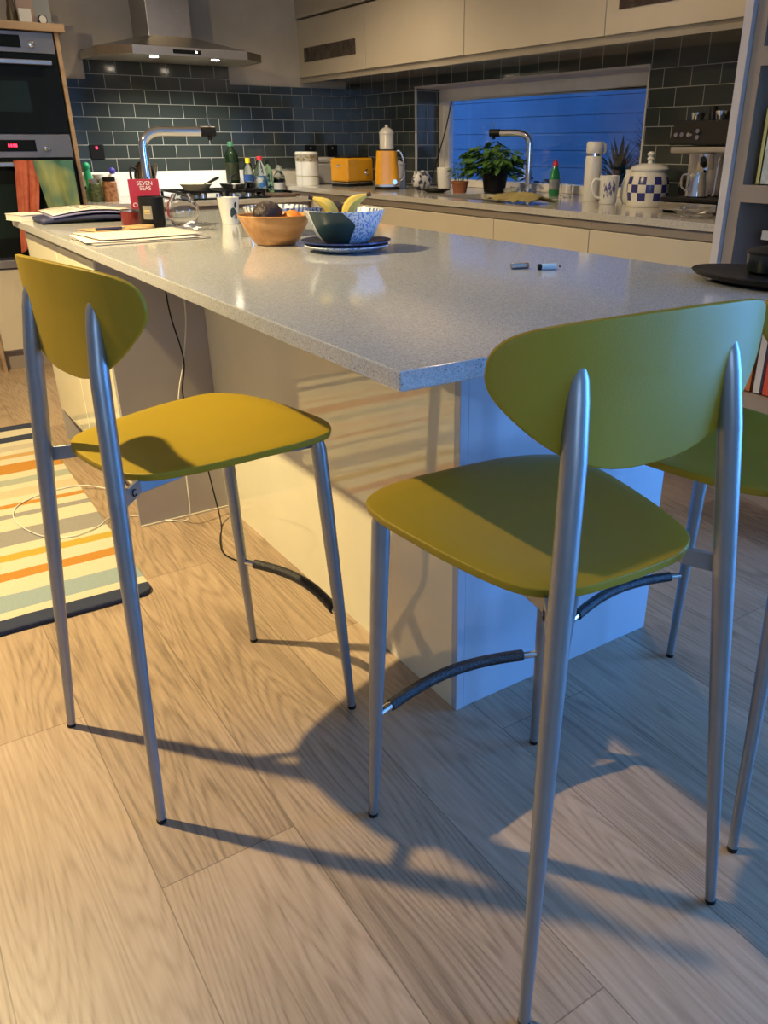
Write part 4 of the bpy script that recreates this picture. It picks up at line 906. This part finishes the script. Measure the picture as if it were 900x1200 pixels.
obj('lid', MB().prism(rr_poly(-.060, .060, -.047, .047, .028, 5), .222, .230), M['black'], t, smooth=True)
obj('handle', MB().tube(spline([(.045, -.01, .212), (.075, -.012, .222), (.098, -.014, .19), (.108, -.014, .13), (.102, -.012, .07), (.082, -.01, .050)], 6), .0085, 12, flat=.8), M['chrome'], t, smooth=True)
obj('indicator', MB().lathe([(1e-4, 0), (.014, 0), (.014, .003), (1e-4, .003)], seg=20).xf(Matrix.Translation((.045, -.0585, .045)) @ Matrix.Rotation(PI/2, 4, 'X')), M['led_blue'], t)
def canister(x_, y_, r, h, lb, m=M['white'], grp='white lidded canisters'):
    t = thing('canister', lb, 'canister', (x_, y_, z), 0, grp)
    obj('body', MB().lathe([(1e-4, 0), (r*.96, 0), (r, .01), (r, h*.84), (r*.97, h*.85)], seg=36), m, t, smooth=True)
    l = obj('lid', MB().lathe([(r*1.06, h*.85), (r*1.06, h*.87), (r*.85, h*.92), (r*.35, h*.955), (1e-4, h*.955)], seg=36), m, t, smooth=True)
    obj('knob', MB().sphere((0, 0, h*.975), r*.22), m, l, smooth=True)
canister(2.56, 4.21, .048, .375, 'tall white canister with knob lid behind the kettle')
canister(2.50, 3.96, .038, .165, 'short bluish white canister right of the kettle', pm('bluish_white', (.50, .54, .60), .3))
t = thing('cooking_bag', 'black and white patterned bag beside the short canister', 'bag', (2.47, 3.66, z), .2)
cb = MB().sphere((0, 0, 0), 1, 20, 12); rnd = random.Random(4)
cb.v = [(v[0]*.075*(1+rnd.uniform(-.06, .06)), v[1]*.045, max(0, (v[2]*.5+.5)*.105*(1+.1*math.sin(v[0]*9)))) for v in cb.v]
obj('body', cb, M['curvepat'], t, smooth=True); obj('top_fold', MB().box(-.06, .06, -.004, .004, .085, .108), M['white'], t)
t = thing('milk_jug', 'plain white jug with a dark plant behind the black plate', 'jug', (2.575, 3.56, z))
obj('body', MB().lathe([(1e-4, 0), (.036, 0), (.040, .01), (.046, .125), (.044, .13), (.041, .125), (.036, .01), (1e-4, .01)], seg=32), M['white'], t, smooth=True)
obj('handle', MB().tube(spline([(.044, 0, .105), (.075, 0, .10), (.078, 0, .05), (.040, 0, .035)], 6), .005, 8), M['white'], t, smooth=True)
o = obj('dinner_plate', MB().lathe([(1e-4, 0), (.05, 0), (.085, .014), (.084, .018), (.05, .006), (1e-4, .006)], seg=44), M['black'], loc=(2.385, 3.38, z), smooth=True); tag(o, 'black plate on the worktop left of the sink', 'plate')
def leaf_mesh(n, spread, h0, h1, size, seed, drop=.3, long_=1.35):
    rnd = random.Random(seed); b = MB()
    for i in range(n):
        a = rnd.uniform(0, 2*PI); r = spread*math.sqrt(rnd.random()); zz = h0+(h1-h0)*rnd.random()*(1-.45*(r/spread)**2)
        c = Vector((r*math.cos(a), r*math.sin(a), zz)); s = size*rnd.uniform(.7, 1.2)
        rot = Matrix.Rotation(a+rnd.uniform(-.6, .6), 3, 'Z') @ Matrix.Rotation(rnd.uniform(-.2, .9)*drop*2.2, 3, 'Y') @ Matrix.Rotation(rnd.uniform(-.5, .5), 3, 'X')
        pts = [(-.5, 0, 0), (-.25, .28, .05), (.1, .34, .08), (.42, .18, .03), (.65, 0, -.06), (.42, -.18, .03), (.1, -.34, .08), (-.25, -.28, .05), (.05, 0, -.03)]
        vs = [c+rot @ Vector((p[0]*long_, p[1], p[2]))*s for p in pts]
        b.add(vs, [(8, k, (k+1) % 8) for k in range(8)])
    return b
t = thing('basil_plant', 'bushy green basil in a dark pot on the window sill', 'plant', (2.655, 3.16, z))
pt = obj('pot', MB().lathe([(1e-4, 0), (.055, 0), (.062, .005), (.078, .115), (.082, .118), (.082, .135), (.075, .135), (.072, .118), (1e-4, .118)], seg=36), M['black'], t, smooth=True)
obj('soil', MB().lathe([(1e-4, .116), (.0715, .116), (.0715, .121), (1e-4, .122)], seg=24), M['soil'], t)
st = MB(); rnd = random.Random(9)
for i in range(16):
    a = rnd.uniform(0, 2*PI); r = rnd.uniform(.03, .13); st.tube([(r*.2*math.cos(a), r*.2*math.sin(a), .12), (r*.7*math.cos(a), r*.7*math.sin(a), .19), (r*math.cos(a), r*math.sin(a), .22)], .0022, 5)
obj('stem', st, M['leaf'], t)
lf = leaf_mesh(400, .19, .085, .275, .046, 5); lf.v = [(max(-.45, min(v[0], .085)), v[1]*1.15, v[2]) for v in lf.v]
o = obj('foliage', lf, M['leaf'], t, smooth=True); o['kind'] = 'stuff'
t = thing('herb_pot', 'small terracotta pot with thin sprigs left of the basil', 'plant', (2.49, 3.28, z))
obj('pot', MB().lathe([(1e-4, 0), (.038, 0), (.048, .050), (.052, .052), (.052, .062), (.045, .062), (.043, .05), (1e-4, .05)], seg=32), M['terracotta'], t, smooth=True)
st = MB(); rnd = random.Random(2)
for i in range(10):
    a = rnd.uniform(0, 2*PI); st.tube([(.02*math.cos(a), .02*math.sin(a), .05), (.04*math.cos(a), .04*math.sin(a), .12+rnd.random()*.06)], .0015, 5)
obj('stem', st, M['leaf'], t)
o = obj('foliage', leaf_mesh(50, .07, .09, .19, .022, 8), M['leaf'], t, smooth=True); o['kind'] = 'stuff'
t = thing('kitchen_tap', 'chrome swan-neck tap over the sink in front of the window', 'tap', (2.665, 2.87, z), math.radians(128))
tap(t, 1, .225, .335)
t = thing('washing_up_liquid', 'green washing-up bottle with red cap beside the tap', 'bottle', (2.70, 2.69, z), 0)
obj('body', MB().lathe([(1e-4, 0), (.030, 0), (.033, .006), (.035, .07), (.027, .12), (.018, .14), (.013, .15)], seg=28, sy=.7), M['greensoap'], t, smooth=True)
obj('cap', MB().lathe([(.0135, .15), (.016, .152), (.014, .172), (.006, .178), (.006, .185), (1e-4, .185)], seg=20), M['redcap'], t, smooth=True)
obj('label', MB().lathe([(.0345, .035), (.0352, .085)], seg=28, close=True, sy=.71), M['label_white'], t, smooth=True)
crumple('sponge_pile', 'pale crumpled dish sponge at the sink back', (2.66, 3.00, z), .045, .035, pm('sponge', (.45, .47, .42), .9, bump=.5), 11, (1, 1.1))
t = thing('drinking_glass', 'clear tumbler beside the washing-up bottle', 'glass', (2.69, 2.58, z)); gg = [(1e-4, 0), (.030, 0), (.034, .07)]
obj('body', MB().lathe(gg+[(r-.002, max(z_, .003)) for r, z_ in reversed(gg)], seg=28), M['glass'], t, smooth=True)
# mustard cloth draped over the front of the sink
rnd = random.Random(5)
def clo(u, v):
    x = 2.10+.17*v; y = 2.20+.34*u
    return (x, y, z+.010+.022*abs(math.sin(u*9+v*3))*(.4+.6*math.sin(PI*v))+.016*math.sin(PI*u)*math.sin(PI*v)+.004*math.sin(u*31+v*17))
o = obj('dish_cloth', MB().grid(clo, 40, 16), M['mustard'], smooth=True, solid=.004); tag(o, 'crumpled mustard dish cloth by the sink edge', 'cloth')
t = thing('vacuum_flask', 'tall white vacuum flask with a steel ring and lid', 'flask', (2.585, 2.285, z), math.radians(-30))
obj('body', MB().lathe([(1e-4, 0), (.040, 0), (.042, .004), (.042, .195), (.038, .205)], seg=36), M['whitepl'], t, smooth=True)
obj('ring', MB().lathe([(.038, .205), (.038, .218)], seg=36), M['chrome'], t, smooth=True)
obj('lid', MB().lathe([(.039, .218), (.041, .222), (.041, .262), (.036, .270), (1e-4, .270)], seg=36), M['whitepl'], t, smooth=True)
obj('handle', MB().tube([(.038, 0, .265), (.052, 0, .255), (.054, 0, .225), (.042, 0, .215)], .007, 10), M['whitepl'], t, smooth=True)
t = thing('mug', 'white mug printed with purple lavender', 'mug', (2.49, 2.075, z), math.radians(150))
mg = [(1e-4, 0), (.036, 0), (.040, .008), (.046, .115), (.048, .125)]
obj('body', MB().lathe(mg+[(r-.004, max(z_, .005)) for r, z_ in reversed(mg)], seg=36), M['white'], t, smooth=True)
ma = math.atan2(CAMP.y-2.075, CAMP.x-2.49)-math.radians(150); lv = MB(); rnd = random.Random(6)
for k in range(30):
    a = ma-.55+.042*k+rnd.uniform(-.05, .05); zc = .035+.06*rnd.random(); s_ = rnd.choice((-1, 1))*.07; hh = .012
    r0 = .040+.006*(zc/.115)+.0010
    lv.add([(r0*math.cos(a), r0*math.sin(a), zc-hh), ((r0+.0005)*math.cos(a+.05), (r0+.0005)*math.sin(a+.05), zc), ((r0+.001)*math.cos(a+s_), (r0+.001)*math.sin(a+s_), zc+hh), ((r0+.0005)*math.cos(a-.05), (r0+.0005)*math.sin(a-.05), zc)], [(0, 1, 2, 3)])
obj('lavender_print', lv, pm('lavender_ink', (.07, .05, .22), .3), t)
obj('handle', MB().tube(spline([(.043, 0, .105), (.070, 0, .108), (.082, 0, .075), (.066, 0, .035), (.040, 0, .025)], 6), .006, 10), M['white'], t, smooth=True)
t = thing('cream_jug', 'small white jug with pointed spout behind the lavender mug', 'jug', (2.60, 2.03, z), math.radians(100))
obj('body', MB().lathe([(1e-4, 0), (.04, 0), (.055, .03), (.05, .09), (.035, .13), (.037, .15), (.033, .15), (.03, .13), (1e-4, .12)], seg=32), M['white'], t, smooth=True)
obj('spout', MB().tube([(-.04, 0, .09), (-.07, 0, .13), (-.085, 0, .165)], [.022, .015, .007], 14), M['white'], t, smooth=True)
obj('knob', MB().sphere((0, 0, .155), .012), M['white'], t, smooth=True)
t = thing('biscuit_jar', 'blue and white chequered ceramic jar with knobbed lid', 'jar', (2.52, 1.86, z))
JH = .150
obj('body', MB().lathe([(1e-4, 0), (.086, 0), (.090, .008), (.088, .018), (.094, .05), (.094, .10), (.084, .135), (.078, JH)], seg=44), checker('blue_white_check', (.62, .60, .54), (.03, .035, .17), 16, (.026, .128)), t, smooth=True)
l = obj('lid', MB().lathe([(.084, JH), (.086, JH+.008), (.07, JH+.022), (.03, JH+.030), (1e-4, JH+.030)], seg=44), M['white'], t, smooth=True)
obj('knob', MB().lathe([(.013, JH+.03), (.011, JH+.042), (.017, JH+.050), (.011, JH+.058), (.018, JH+.068), (.012, JH+.078), (1e-4, JH+.080)], seg=24), M['white'], l, smooth=True)
t = thing('teapot', 'dark round teapot in the shadow behind the chequered jar', 'teapot', (2.64, 1.70, z))
obj('body', MB().sphere((0, 0, .065), .07, sc=(1, 1, .93)), M['black'], t, smooth=True); obj('lid', MB().lathe([(.03, .125), (.028, .135), (.008, .14), (.01, .152), (1e-4, .155)], seg=20), M['black'], t, smooth=True)
# espresso machine, facing the room (-x), turned slightly
t = thing('espresso_machine', 'black and steel espresso machine with dials and portafilter', 'coffee machine', (2.50, 1.475, z), math.radians(8))
obj('base', MB().box(-.17, .14, -.135, .135, 0, .045), M['black'], t, bevel=.006)
obj('drip_tray', MB().box(-.20, -.02, -.130, .130, .045, .060), M['black'], t, bevel=.003)
obj('drip_edge', MB().box(-.205, -.198, -.132, .132, .012, .042), M['chrome'], t, bevel=.002)
obj('rear_body', MB().box(-.01, .14, -.135, .135, .06, .27), M['steel'], t, bevel=.006)
obj('side_cover', MB().box(-.012, .142, -.142, -.135, .045, .30), M['black'], t, bevel=.002)
hd = obj('head', MB().add([(-.175, -.140, .255), (-.175, .140, .255), (.142, -.140, .255), (.142, .140, .255), (-.150, -.135, .345), (-.150, .135, .345), (.142, -.135, .345), (.142, .135, .345)], [(0, 1, 3, 2), (4, 6, 7, 5), (0, 4, 5, 1), (2, 3, 7, 6), (0, 2, 6, 4), (1, 5, 7, 3)]), M['black'], t, bevel=.006)
obj('lower_lip', MB().box(-.168, .0, -.132, .132, .225, .253), M['steel'], t, bevel=.008, seg=4)
for i, (yy, zz) in enumerate(((.11, .293), (.083, .293), (.052, .293), (.012, .306), (.012, .284))):
    bt = MB().lathe([(.0095 if i != 2 else .012, 0), (.0085, .006), (1e-4, .006)], seg=18); bt.xf(Matrix.Translation((-.166+(zz-.255)*.02, yy, zz)) @ Matrix.Rotation(-PI/2, 4, 'Y')); obj('button', bt, M['chrome'], hd, smooth=True)
gh = obj('group_head', MB().lathe([(.034, .19), (.034, .225)], seg=28, c=(-.09, .0, 0)), M['chrome'], t, smooth=True)
pf = obj('portafilter', MB().lathe([(.036, .165), (.038, .190), (1e-4, .190)], seg=28, c=(-.09, 0, 0)).lathe([(.01, .15), (.012, .166)], seg=14, c=(-.09, 0, 0)), M['chrome'], t, smooth=True)
obj('handle', MB().tube([(-.12, -.01, .178), (-.165, -.03, .190), (-.215, -.055, .205)], [.009, .014, .012], 12), M['black'], pf, smooth=True)
obj('steam_wand', MB().tube(spline([(-.13, -.085, .235), (-.15, -.088, .19), (-.155, -.088, .10), (-.16, -.085, .07)], 5), .005, 10), M['chrome'], t, smooth=True)
for (xx, yy, r, h) in ((-.06, .085, .028, .030), (-.06, -.02, .028, .034), (.03, .03, .035, .03)):
    obj('cup_rim', MB().lathe([(r*.8, .345), (r, .345+h), (r*.9, .345+h), (r*.75, .35)], seg=24, c=(xx, yy, 0)), M['chrome'], t, smooth=True)
obj('hopper', MB().lathe([(.016, .345), (.016, .395), (.012, .400), (1e-4, .40)], seg=20, c=(-.03, .035, 0)), M['black'], t, smooth=True)
obj('tamper', MB().lathe([(.022, .345), (.02, .365), (.010, .37), (.013, .395), (1e-4, .398)], seg=20, c=(-.02, -.085, 0)), M['black'], t, smooth=True)
t = thing('milk_pitcher', 'steel milk pitcher standing on the espresso machine tray', 'pitcher', (2.385, 1.475, z+.0605), math.radians(120))
pp = [(1e-4, 0), (.042, 0), (.045, .004), (.042, .045), (.034, .085), (.036, .095)]
obj('body', MB().lathe(pp+[(r-.0015, max(z_, .002)) for r, z_ in reversed(pp)], seg=32), M['chrome'], t, smooth=True)
obj('handle', MB().tube(spline([(.036, 0, .085), (.062, 0, .082), (.066, 0, .045), (.043, 0, .02)], 6), .004, 8), M['chrome'], t, smooth=True)
crumple('plastic_bag', 'crumpled clear plastic bag in front of the espresso machine', (2.17, 1.30, z), .07, .045, M['film'], 21, (.8, 1.1))
# socket plates
def socket(lb, loc, led=False, m=None):
    t = thing('wall_socket', lb, 'socket', loc, 0, 'sockets on the dark tiles')
    pt = obj('plate', MB().box(-.043, .043, -.008, 0, -.043, .043), m or M['black'], t, bevel=.002)
    obj('switch', MB().box(-.006, .006, -.011, -.008, .015, .030), M['led_red'] if led else M['steel'], pt)
    obj('outlet', MB().box(-.012, .012, -.0085, -.0079, -.022, -.004), M['black'], pt)
socket('black socket with a red light left of the hood', (.895, YA-.0105, 1.145), True)
socket('black double socket behind the white jars', (2.42, YA-.0105, 1.14))
socket('black socket near the corner above the toaster', (2.60, YA-.0105, 1.14))
# cord hanging at the window
cable('blind_cord', [(2.925, 3.98, 1.44), (2.90, 4.0, 1.30), (2.86, 4.02, 1.15), (2.80, 4.05, .95)], .004, M['black'], 'dark cord hanging slantwise at the left of the window', 6)

# ------------------------------------------------------------------ things on the hob run
z = ZA+.0005
t = thing('gas_hob', 'black gas hob with cast iron pan supports', 'hob', (1.475, 4.63, z))
obj('hob_plate', MB().box(-.29, .29, -.26, .25, 0, .010), M['blackglass'], t, bevel=.003)
for sx in (-.145, .145):
    g = MB()
    for xx in (-.125, 0, .125): g.box(sx+xx-.005, sx+xx+.005, -.21, .21, .035, .048)
    for yy in (-.20, -.10, 0, .10, .20): g.box(sx-.13, sx+.13, yy-.005, yy+.005, .035, .048)
    for xx in (-.125, .125):
        for yy in (-.2, .2): g.box(sx+xx-.008, sx+xx+.008, yy-.008, yy+.008, .010, .036)
    obj('pan_support', g, M['black'], t)
    for yy in (-.10, .10): obj('burner', MB().lathe([(.045, .010), (.045, .022), (.03, .028), (1e-4, .028)], seg=24, c=(sx, yy, 0)), M['steel'], t, smooth=True)
for i in range(4):
    k = MB().lathe([(.018, .01), (.016, .032), (1e-4, .033)], seg=20, c=(-.15+.1*i, -.235, 0)); obj('knob', k, M['chrome'], t, smooth=True)
t = thing('frying_pan', 'pale shallow pan on the left of the hob', 'pan', (1.34, 4.55, z+.0485), .55)
obj('pan', MB().lathe([(1e-4, 0), (.07, 0), (.10, .035), (.103, .038), (.098, .036), (.068, .004), (1e-4, .004)], seg=36), pm('cream_enamel', (.40, .38, .28), .3), t, smooth=True)
obj('handle', MB().tube([(.09, 0, .028), (.20, .01, .055), (.26, .02, .066)], [.008, .009, .008], 10), M['black'], t, smooth=True)
t = thing('frying_pan', 'dark steel pan with upturned handle on the right of the hob', 'pan', (1.62, 4.62, z+.0485), 0)
obj('pan', MB().lathe([(1e-4, 0), (.07, 0), (.09, .028), (.093, .030), (.088, .028), (.068, .003), (1e-4, .003)], seg=36), M['steel'], t, smooth=True)
obj('handle', MB().tube([(-.05, -.06, .02), (-.02, -.02, .07), (.03, .03, .085)], [.009, .009, .007], 10), M['black'], t, smooth=True)
t = thing('hob_kettle', 'polished steel stove kettle left of the hob', 'kettle', (1.145, 4.63, z+.0485), math.radians(25))
t.location = (1.10, 4.80, z); t.scale = (1.12, 1.12, 1.2)
obj('body', MB().lathe([(1e-4, 0), (.060, 0), (.066, .02), (.062, .10), (.050, .150), (.035, .172), (.015, .180), (.013, .190), (1e-4, .195)], seg=36), pm('darkened_steel', (.30, .27, .23), .16, 1), t, smooth=True)
obj('spout', MB().tube([(.055, 0, .085), (.082, 0, .135), (.092, 0, .165)], [.018, .013, .010], 12), M['chrome'], t, smooth=True)
obj('handle', MB().tube(spline([(-.05, 0, .14), (-.092, 0, .15), (-.097, 0, .08), (-.062, 0, .04)], 6), .007, 10), M['black'], t, smooth=True)
def jar(x_, y_, r, h, mc, ml, lb, grp='jars beside the oven tower', zz=None):
    t = thing('spice_jar', lb, 'jar', (x_, y_, zz or z), 0, grp)
    obj('jar', MB().lathe([(1e-4, 0), (r, 0), (r, h*.78), (r*.8, h*.84)], seg=24), mc, t, smooth=True)
    obj('lid', MB().lathe([(r*.9, h*.84), (r*.92, h), (1e-4, h)], seg=24), ml, t, smooth=True)
jar(.665, 4.62, .030, .085, M['herb'], M['black'], 'small dark-lidded herb jar against the oven tower')
jar(.70, 4.80, .034, .14, M['herb'], M['herb'], 'green jar at the back beside the oven tower')
jar(.735, 4.60, .034, .125, M['herb'], M['steel'], 'steel-lidded jar of green herbs')
jar(.795, 4.72, .036, .145, M['herb'], M['white'], 'white-lidded jar of herbs at the back')
jar(.815, 4.57, .040, .135, M['spice'], M['black'], 'reddish spice jar at the right of the jars')
jar(.87, 4.74, .030, .11, M['spice'], M['bluecap'], 'spice jar with a blue lid')
t = thing('salt_mill', 'mint green salt mill with a ball top', 'mill', (.757, 4.83, z), 0)
obj('body', MB().lathe([(1e-4, 0), (.03, 0), (.034, .01), (.032, .10), (.020, .165), (.022, .172)], seg=28), M['mint'], t, smooth=True); obj('ball_top', MB().sphere((0, 0, .192), .022), M['mint'], t, smooth=True)
t = thing('squeeze_bottle', 'white squeeze bottle with a blue ball cap', 'bottle', (.865, 4.66, z), 0)
obj('body', MB().lathe([(1e-4, 0), (.028, 0), (.03, .12), (.022, .145), (.015, .15)], seg=24), M['whitepl'], t, smooth=True); obj('cap', MB().sphere((0, 0, .166), .020), M['bluecap'], t, smooth=True)
def bottle(name, x_, y_, prof, m, lb, cap, mcap, label=None, grp='bottles right of the hob', fill=None):
    t = thing(name, lb, 'bottle', (x_, y_, z), 0, grp)
    obj('body', MB().lathe(prof, seg=28), m, t, smooth=True)
    obj('cap', MB().lathe(cap, seg=20), mcap, t, smooth=True)
    if label: obj('label', MB().lathe([(label[0], label[1]), (label[0], label[2])], seg=28, close=True), label[3], t, smooth=True)
    if fill: obj('contents', MB().lathe([(1e-4, .004), (fill[0], .004), (fill[0], fill[1]), (1e-4, fill[1])], seg=24), fill[2], t, smooth=True)
bottle('wine_bottle', 1.745, 4.93, [(1e-4, 0), (.043, 0), (.046, .005), (.046, .245), (.036, .268), (.020, .285), (.016, .31)], M['darkgreen'], 'tall dark green wine bottle right of the hob', [(.0175, .29), (.018, .328), (1e-4, .330)], pm('dull_green_cap', (.06, .20, .11), .3), (.0464, .09, .20, pm('dark_label', (.05, .06, .03), .5)))
bottle('oil_bottle', 1.79, 4.76, [(1e-4, 0), (.034, 0), (.036, .005), (.036, .14), (.028, .175), (.013, .200)], M['bottlepl'], 'sunflower oil bottle with a yellow cap', [(.016, .198), (.016, .228), (1e-4, .229)], M['yellowcap'], (.0364, .085, .125, M['label_blue']), fill=(.034, .082, M['oil']))
bottle('vinegar_bottle', 1.885, 4.78, [(1e-4, 0), (.040, 0), (.043, .005), (.043, .14), (.030, .185), (.015, .215)], M['bottlepl'], 'large clear bottle with red cap and blue white label', [(.018, .213), (.018, .238), (1e-4, .239)], M['redcap'], (.0434, .045, .115, blotch('blue_white_label', (.06, .22, .55), (.62, .66, .66), 22, .5)), fill=(.040, .04, M['oil']))
bottle('green_bottle', 1.975, 4.86, [(1e-4, 0), (.033, 0), (.034, .13), (.024, .17), (.012, .19)], M['greenglass'], 'translucent green bottle behind the soap bottles', [(.014, .19), (.014, .215), (1e-4, .216)], M['darkgreen'])
bottle('soap_bottle', 1.985, 4.70, [(1e-4, 0), (.038, 0), (.040, .005), (.040, .11), (.026, .135), (.014, .145)], M['bottlepl'], 'clear soap bottle with teal and white label', [(.020, .143), (.022, .165), (.012, .185), (1e-4, .186)], M['bottlepl'], (.0404, .03, .075, M['label_white']), fill=(.036, .10, M['bluesoap']))
t = thing('cutting_board', 'dark wooden chopping board at the counter corner', 'board', (1.87, 4.47, z), -.05)
obj('board', MB().prism(rr_poly(-.095, .09, -.10, .10, .03), 0, .018), M['darkwood'], t, bevel=.003)
obj('handle', MB().prism(rr_poly(.082, .150, -.02, .02, .018), 0.0005, .0175), M['darkwood'], t, bevel=.003)
t = thing('decorated_tile', 'white tile with dark floral pattern leaning in a rack', 'tile', (2.035-.062, 4.95, z), .1)
obj('tile', MB().box(-.055, .055, 0, .01, .012, .135), M['floral'], t, bevel=.002); obj('stand', MB().tube([(-.05, .03, 0), (-.05, -.012, .006), (.05, -.012, .006), (.05, .03, 0)], .003, 8), M['steel'], t)
t = thing('wire_rack', 'chrome wire rack behind the soap bottles', 'rack', (1.86, 5.03, z), 0)
wr_ = MB()
for yy in (-.02, .02): wr_.tube([(-.07, yy, 0), (-.07, yy, .20)]+[(-.07+.03-.03*math.cos(q), yy, .20+.03*math.sin(q)) for q in (.5, 1.0, PI/2)]+[(.05, yy, .23), (.07, yy, .20), (.07, yy, 0)], .003, 8)
for zz in (.06, .12, .18): wr_.tube([(-.07, -.02, zz), (-.07, .02, zz)], .002, 6).tube([(.07, -.02, zz), (.07, .02, zz)], .002, 6)
obj('frame', wr_, M['chrome'], t, smooth=True)

# ------------------------------------------------------------------ plants outside the window
def spiky(x_, y_, s, n, seed, lb, h=.9):
    t = thing('garden_palm', lb, 'plant', (x_, y_, 0), 0, 'spiky plants outside the window')
    obj('stem', MB().tube([(0, 0, 0), (.01, 0, h*.5), (0, .01, h)], [.03, .025, .02], 8), M['leafd'], t, smooth=True)
    rnd = random.Random(seed); b = MB()
    for i in range(n):
        a = rnd.uniform(0, 2*PI); e = rnd.uniform(-.2, 1.3); l_ = s*rnd.uniform(.7, 1.1)
        d_ = Vector((math.cos(a)*math.cos(e), math.sin(a)*math.cos(e), math.sin(e))); sd = Vector((-math.sin(a), math.cos(a), 0))*.011
        base = Vector((0, 0, h-rnd.random()*.08)); m_ = base+d_*l_*.55; tip = base+d_*l_+Vector((0, 0, -.15*l_))
        b.add([base-sd*.5, base+sd*.5, m_+sd, tip, m_-sd], [(0, 1, 2, 3, 4)])
    o = obj('foliage', b, M['leafd'], t); o['kind'] = 'stuff'
spiky(3.30, 2.50, .33, 170, 1, 'spiky dark plant outside behind the white flask', 1.08)
spiky(3.62, 3.10, .30, 110, 2, 'second spiky plant outside, left of the one behind the flask', 1.02)
t = thing('garden_shrub', 'low leafy shrub outside under the window glass', 'plant', (3.62, 3.9, 0)); obj('stem', MB().tube([(0, 0, 0), (0, 0, .8)], .02, 8), M['leafd'], t)
o = obj('foliage', leaf_mesh(160, .35, .6, 1.0, .06, 12), M['leafd'], t); o['kind'] = 'stuff'

# ------------------------------------------------------------------ ceiling downlights
spots = [(-1.02, 1.62), (1.35, 3.55), (1.6, 1.6)]
for i, (x_, y_) in enumerate(spots):
    t = thing('ceiling_downlight', ['round ceiling downlight over the striped rug', 'round ceiling downlight near the hob', 'round ceiling downlight over the aisle by the window'][i], 'light', (x_, y_, CEIL-.012), 0, 'ceiling downlights')
    obj('bezel', MB().lathe([(.030, .004), (.045, 0), (.048, .0115), (.030, .0115)], seg=32, close=True), M['whitepl'], t, smooth=True)
    obj('lens', MB().lathe([(.029, .005), (.029, .008), (1e-4, .008)], seg=24), M['ceilbulb'], t)
def light(name, kind, loc, energy, col, **kw):
    l = bpy.data.lights.new(name, kind); l.energy = energy; l.color = col
    for k, v in kw.items(): setattr(l, k, v)
    o = bpy.data.objects.new(name, l); COL.objects.link(o); o.location = loc; return o
WARM = (1, .75, .36)
o = light('downlight_key', 'SPOT', (spots[0][0], spots[0][1], CEIL-.02), 600, WARM, spot_size=math.radians(146), spot_blend=.95, shadow_soft_size=.03)
o.rotation_euler = (Vector((-.45, 2.25, 0))-Vector(o.location)).to_track_quat('-Z', 'Y').to_euler()
o = light('downlight_hob', 'SPOT', (spots[1][0], spots[1][1], CEIL-.02), 95, (1, .76, .48), spot_size=math.radians(140), spot_blend=.6, shadow_soft_size=.04)
o = light('downlight_aisle', 'SPOT', (spots[2][0], spots[2][1], CEIL-.02), 32, (1, .72, .45), spot_size=math.radians(140), spot_blend=.6, shadow_soft_size=.04)
for xx in (-.14, .235):
    light('hood_lamp', 'SPOT', (1.33+xx, 4.58, 1.645), 33, (1, .93, .78), spot_size=math.radians(125), spot_blend=.7, shadow_soft_size=.02).rotation_euler = (math.radians(14), 0, 0)
# dusk daylight at the glazed door, added rear fill, and over the garden
o = light('dusk_door', 'AREA', (3.15, -1.8, 1.1), 270, (.14, .43, 1), shape='RECTANGLE', size=2.1, size_y=2.6); o.rotation_euler = (0, math.radians(90), 0)
o = light('rear_fill', 'AREA', (-1.5, -3.5, 1.5), 32, (.55, .74, 1), shape='RECTANGLE', size=1.9, size_y=1.2); o.rotation_euler = (math.radians(90), 0, 0)  # fill lamp outside the added window, neutralises the warm near floor
o = light('dusk_garden', 'AREA', (3.3, 3.4, 3.2), 17, (.10, .42, 1), shape='RECTANGLE', size=.5, size_y=4.5); o.rotation_euler = (0, math.radians(-25), 0)
wd = bpy.data.worlds.new('dusk'); scn.world = wd; wd.use_nodes = True
bg = wd.node_tree.nodes['Background']
wt_ = wd.node_tree; tc = wt_.nodes.new('ShaderNodeTexCoord'); sp = wt_.nodes.new('ShaderNodeSeparateXYZ'); rp = wt_.nodes.new('ShaderNodeValToRGB')
wt_.links.new(tc.outputs['Generated'], sp.inputs[0]); wt_.links.new(sp.outputs[2], rp.inputs['Fac']); wt_.links.new(rp.outputs['Color'], bg.inputs['Color'])
rp.color_ramp.elements[0].color = (.10, .28, .70, 1); rp.color_ramp.elements[1].color = (.03, .13, .48, 1)
bg.inputs['Strength'].default_value = 2.2

# ------------------------------------------------------------------ camera
cam = bpy.data.cameras.new('camera'); co = bpy.data.objects.new('camera', cam); COL.objects.link(co)
F = 941.77; cam.sensor_fit = 'VERTICAL'; cam.sensor_height = 36; cam.lens = F*36/1200
cam.shift_x = (450-508.2)/1200; cam.shift_y = (618.9-600)/1200
yaw, pitch, roll = .60109, .44587, .00065
Fw = Vector((math.sin(yaw)*math.cos(pitch), math.cos(yaw)*math.cos(pitch), -math.sin(pitch))); Rt = Vector((math.cos(yaw), -math.sin(yaw), 0)); Up = Rt.cross(Fw)
mt = Matrix((Rt, Up, -Fw)).transposed().to_4x4(); mt.translation = CAMP; co.matrix_world = mt
cam.clip_start = .02; scn.camera = co
scn.view_settings.view_transform = 'Standard'; scn.view_settings.look = 'None'; scn.view_settings.exposure = 0
scn.cycles.max_bounces = 10; scn.cycles.diffuse_bounces = 4; scn.cycles.transparent_max_bounces = 12; scn.cycles.sample_clamp_indirect = 6; scn.cycles.caustics_reflective = False; scn.cycles.caustics_refractive = False
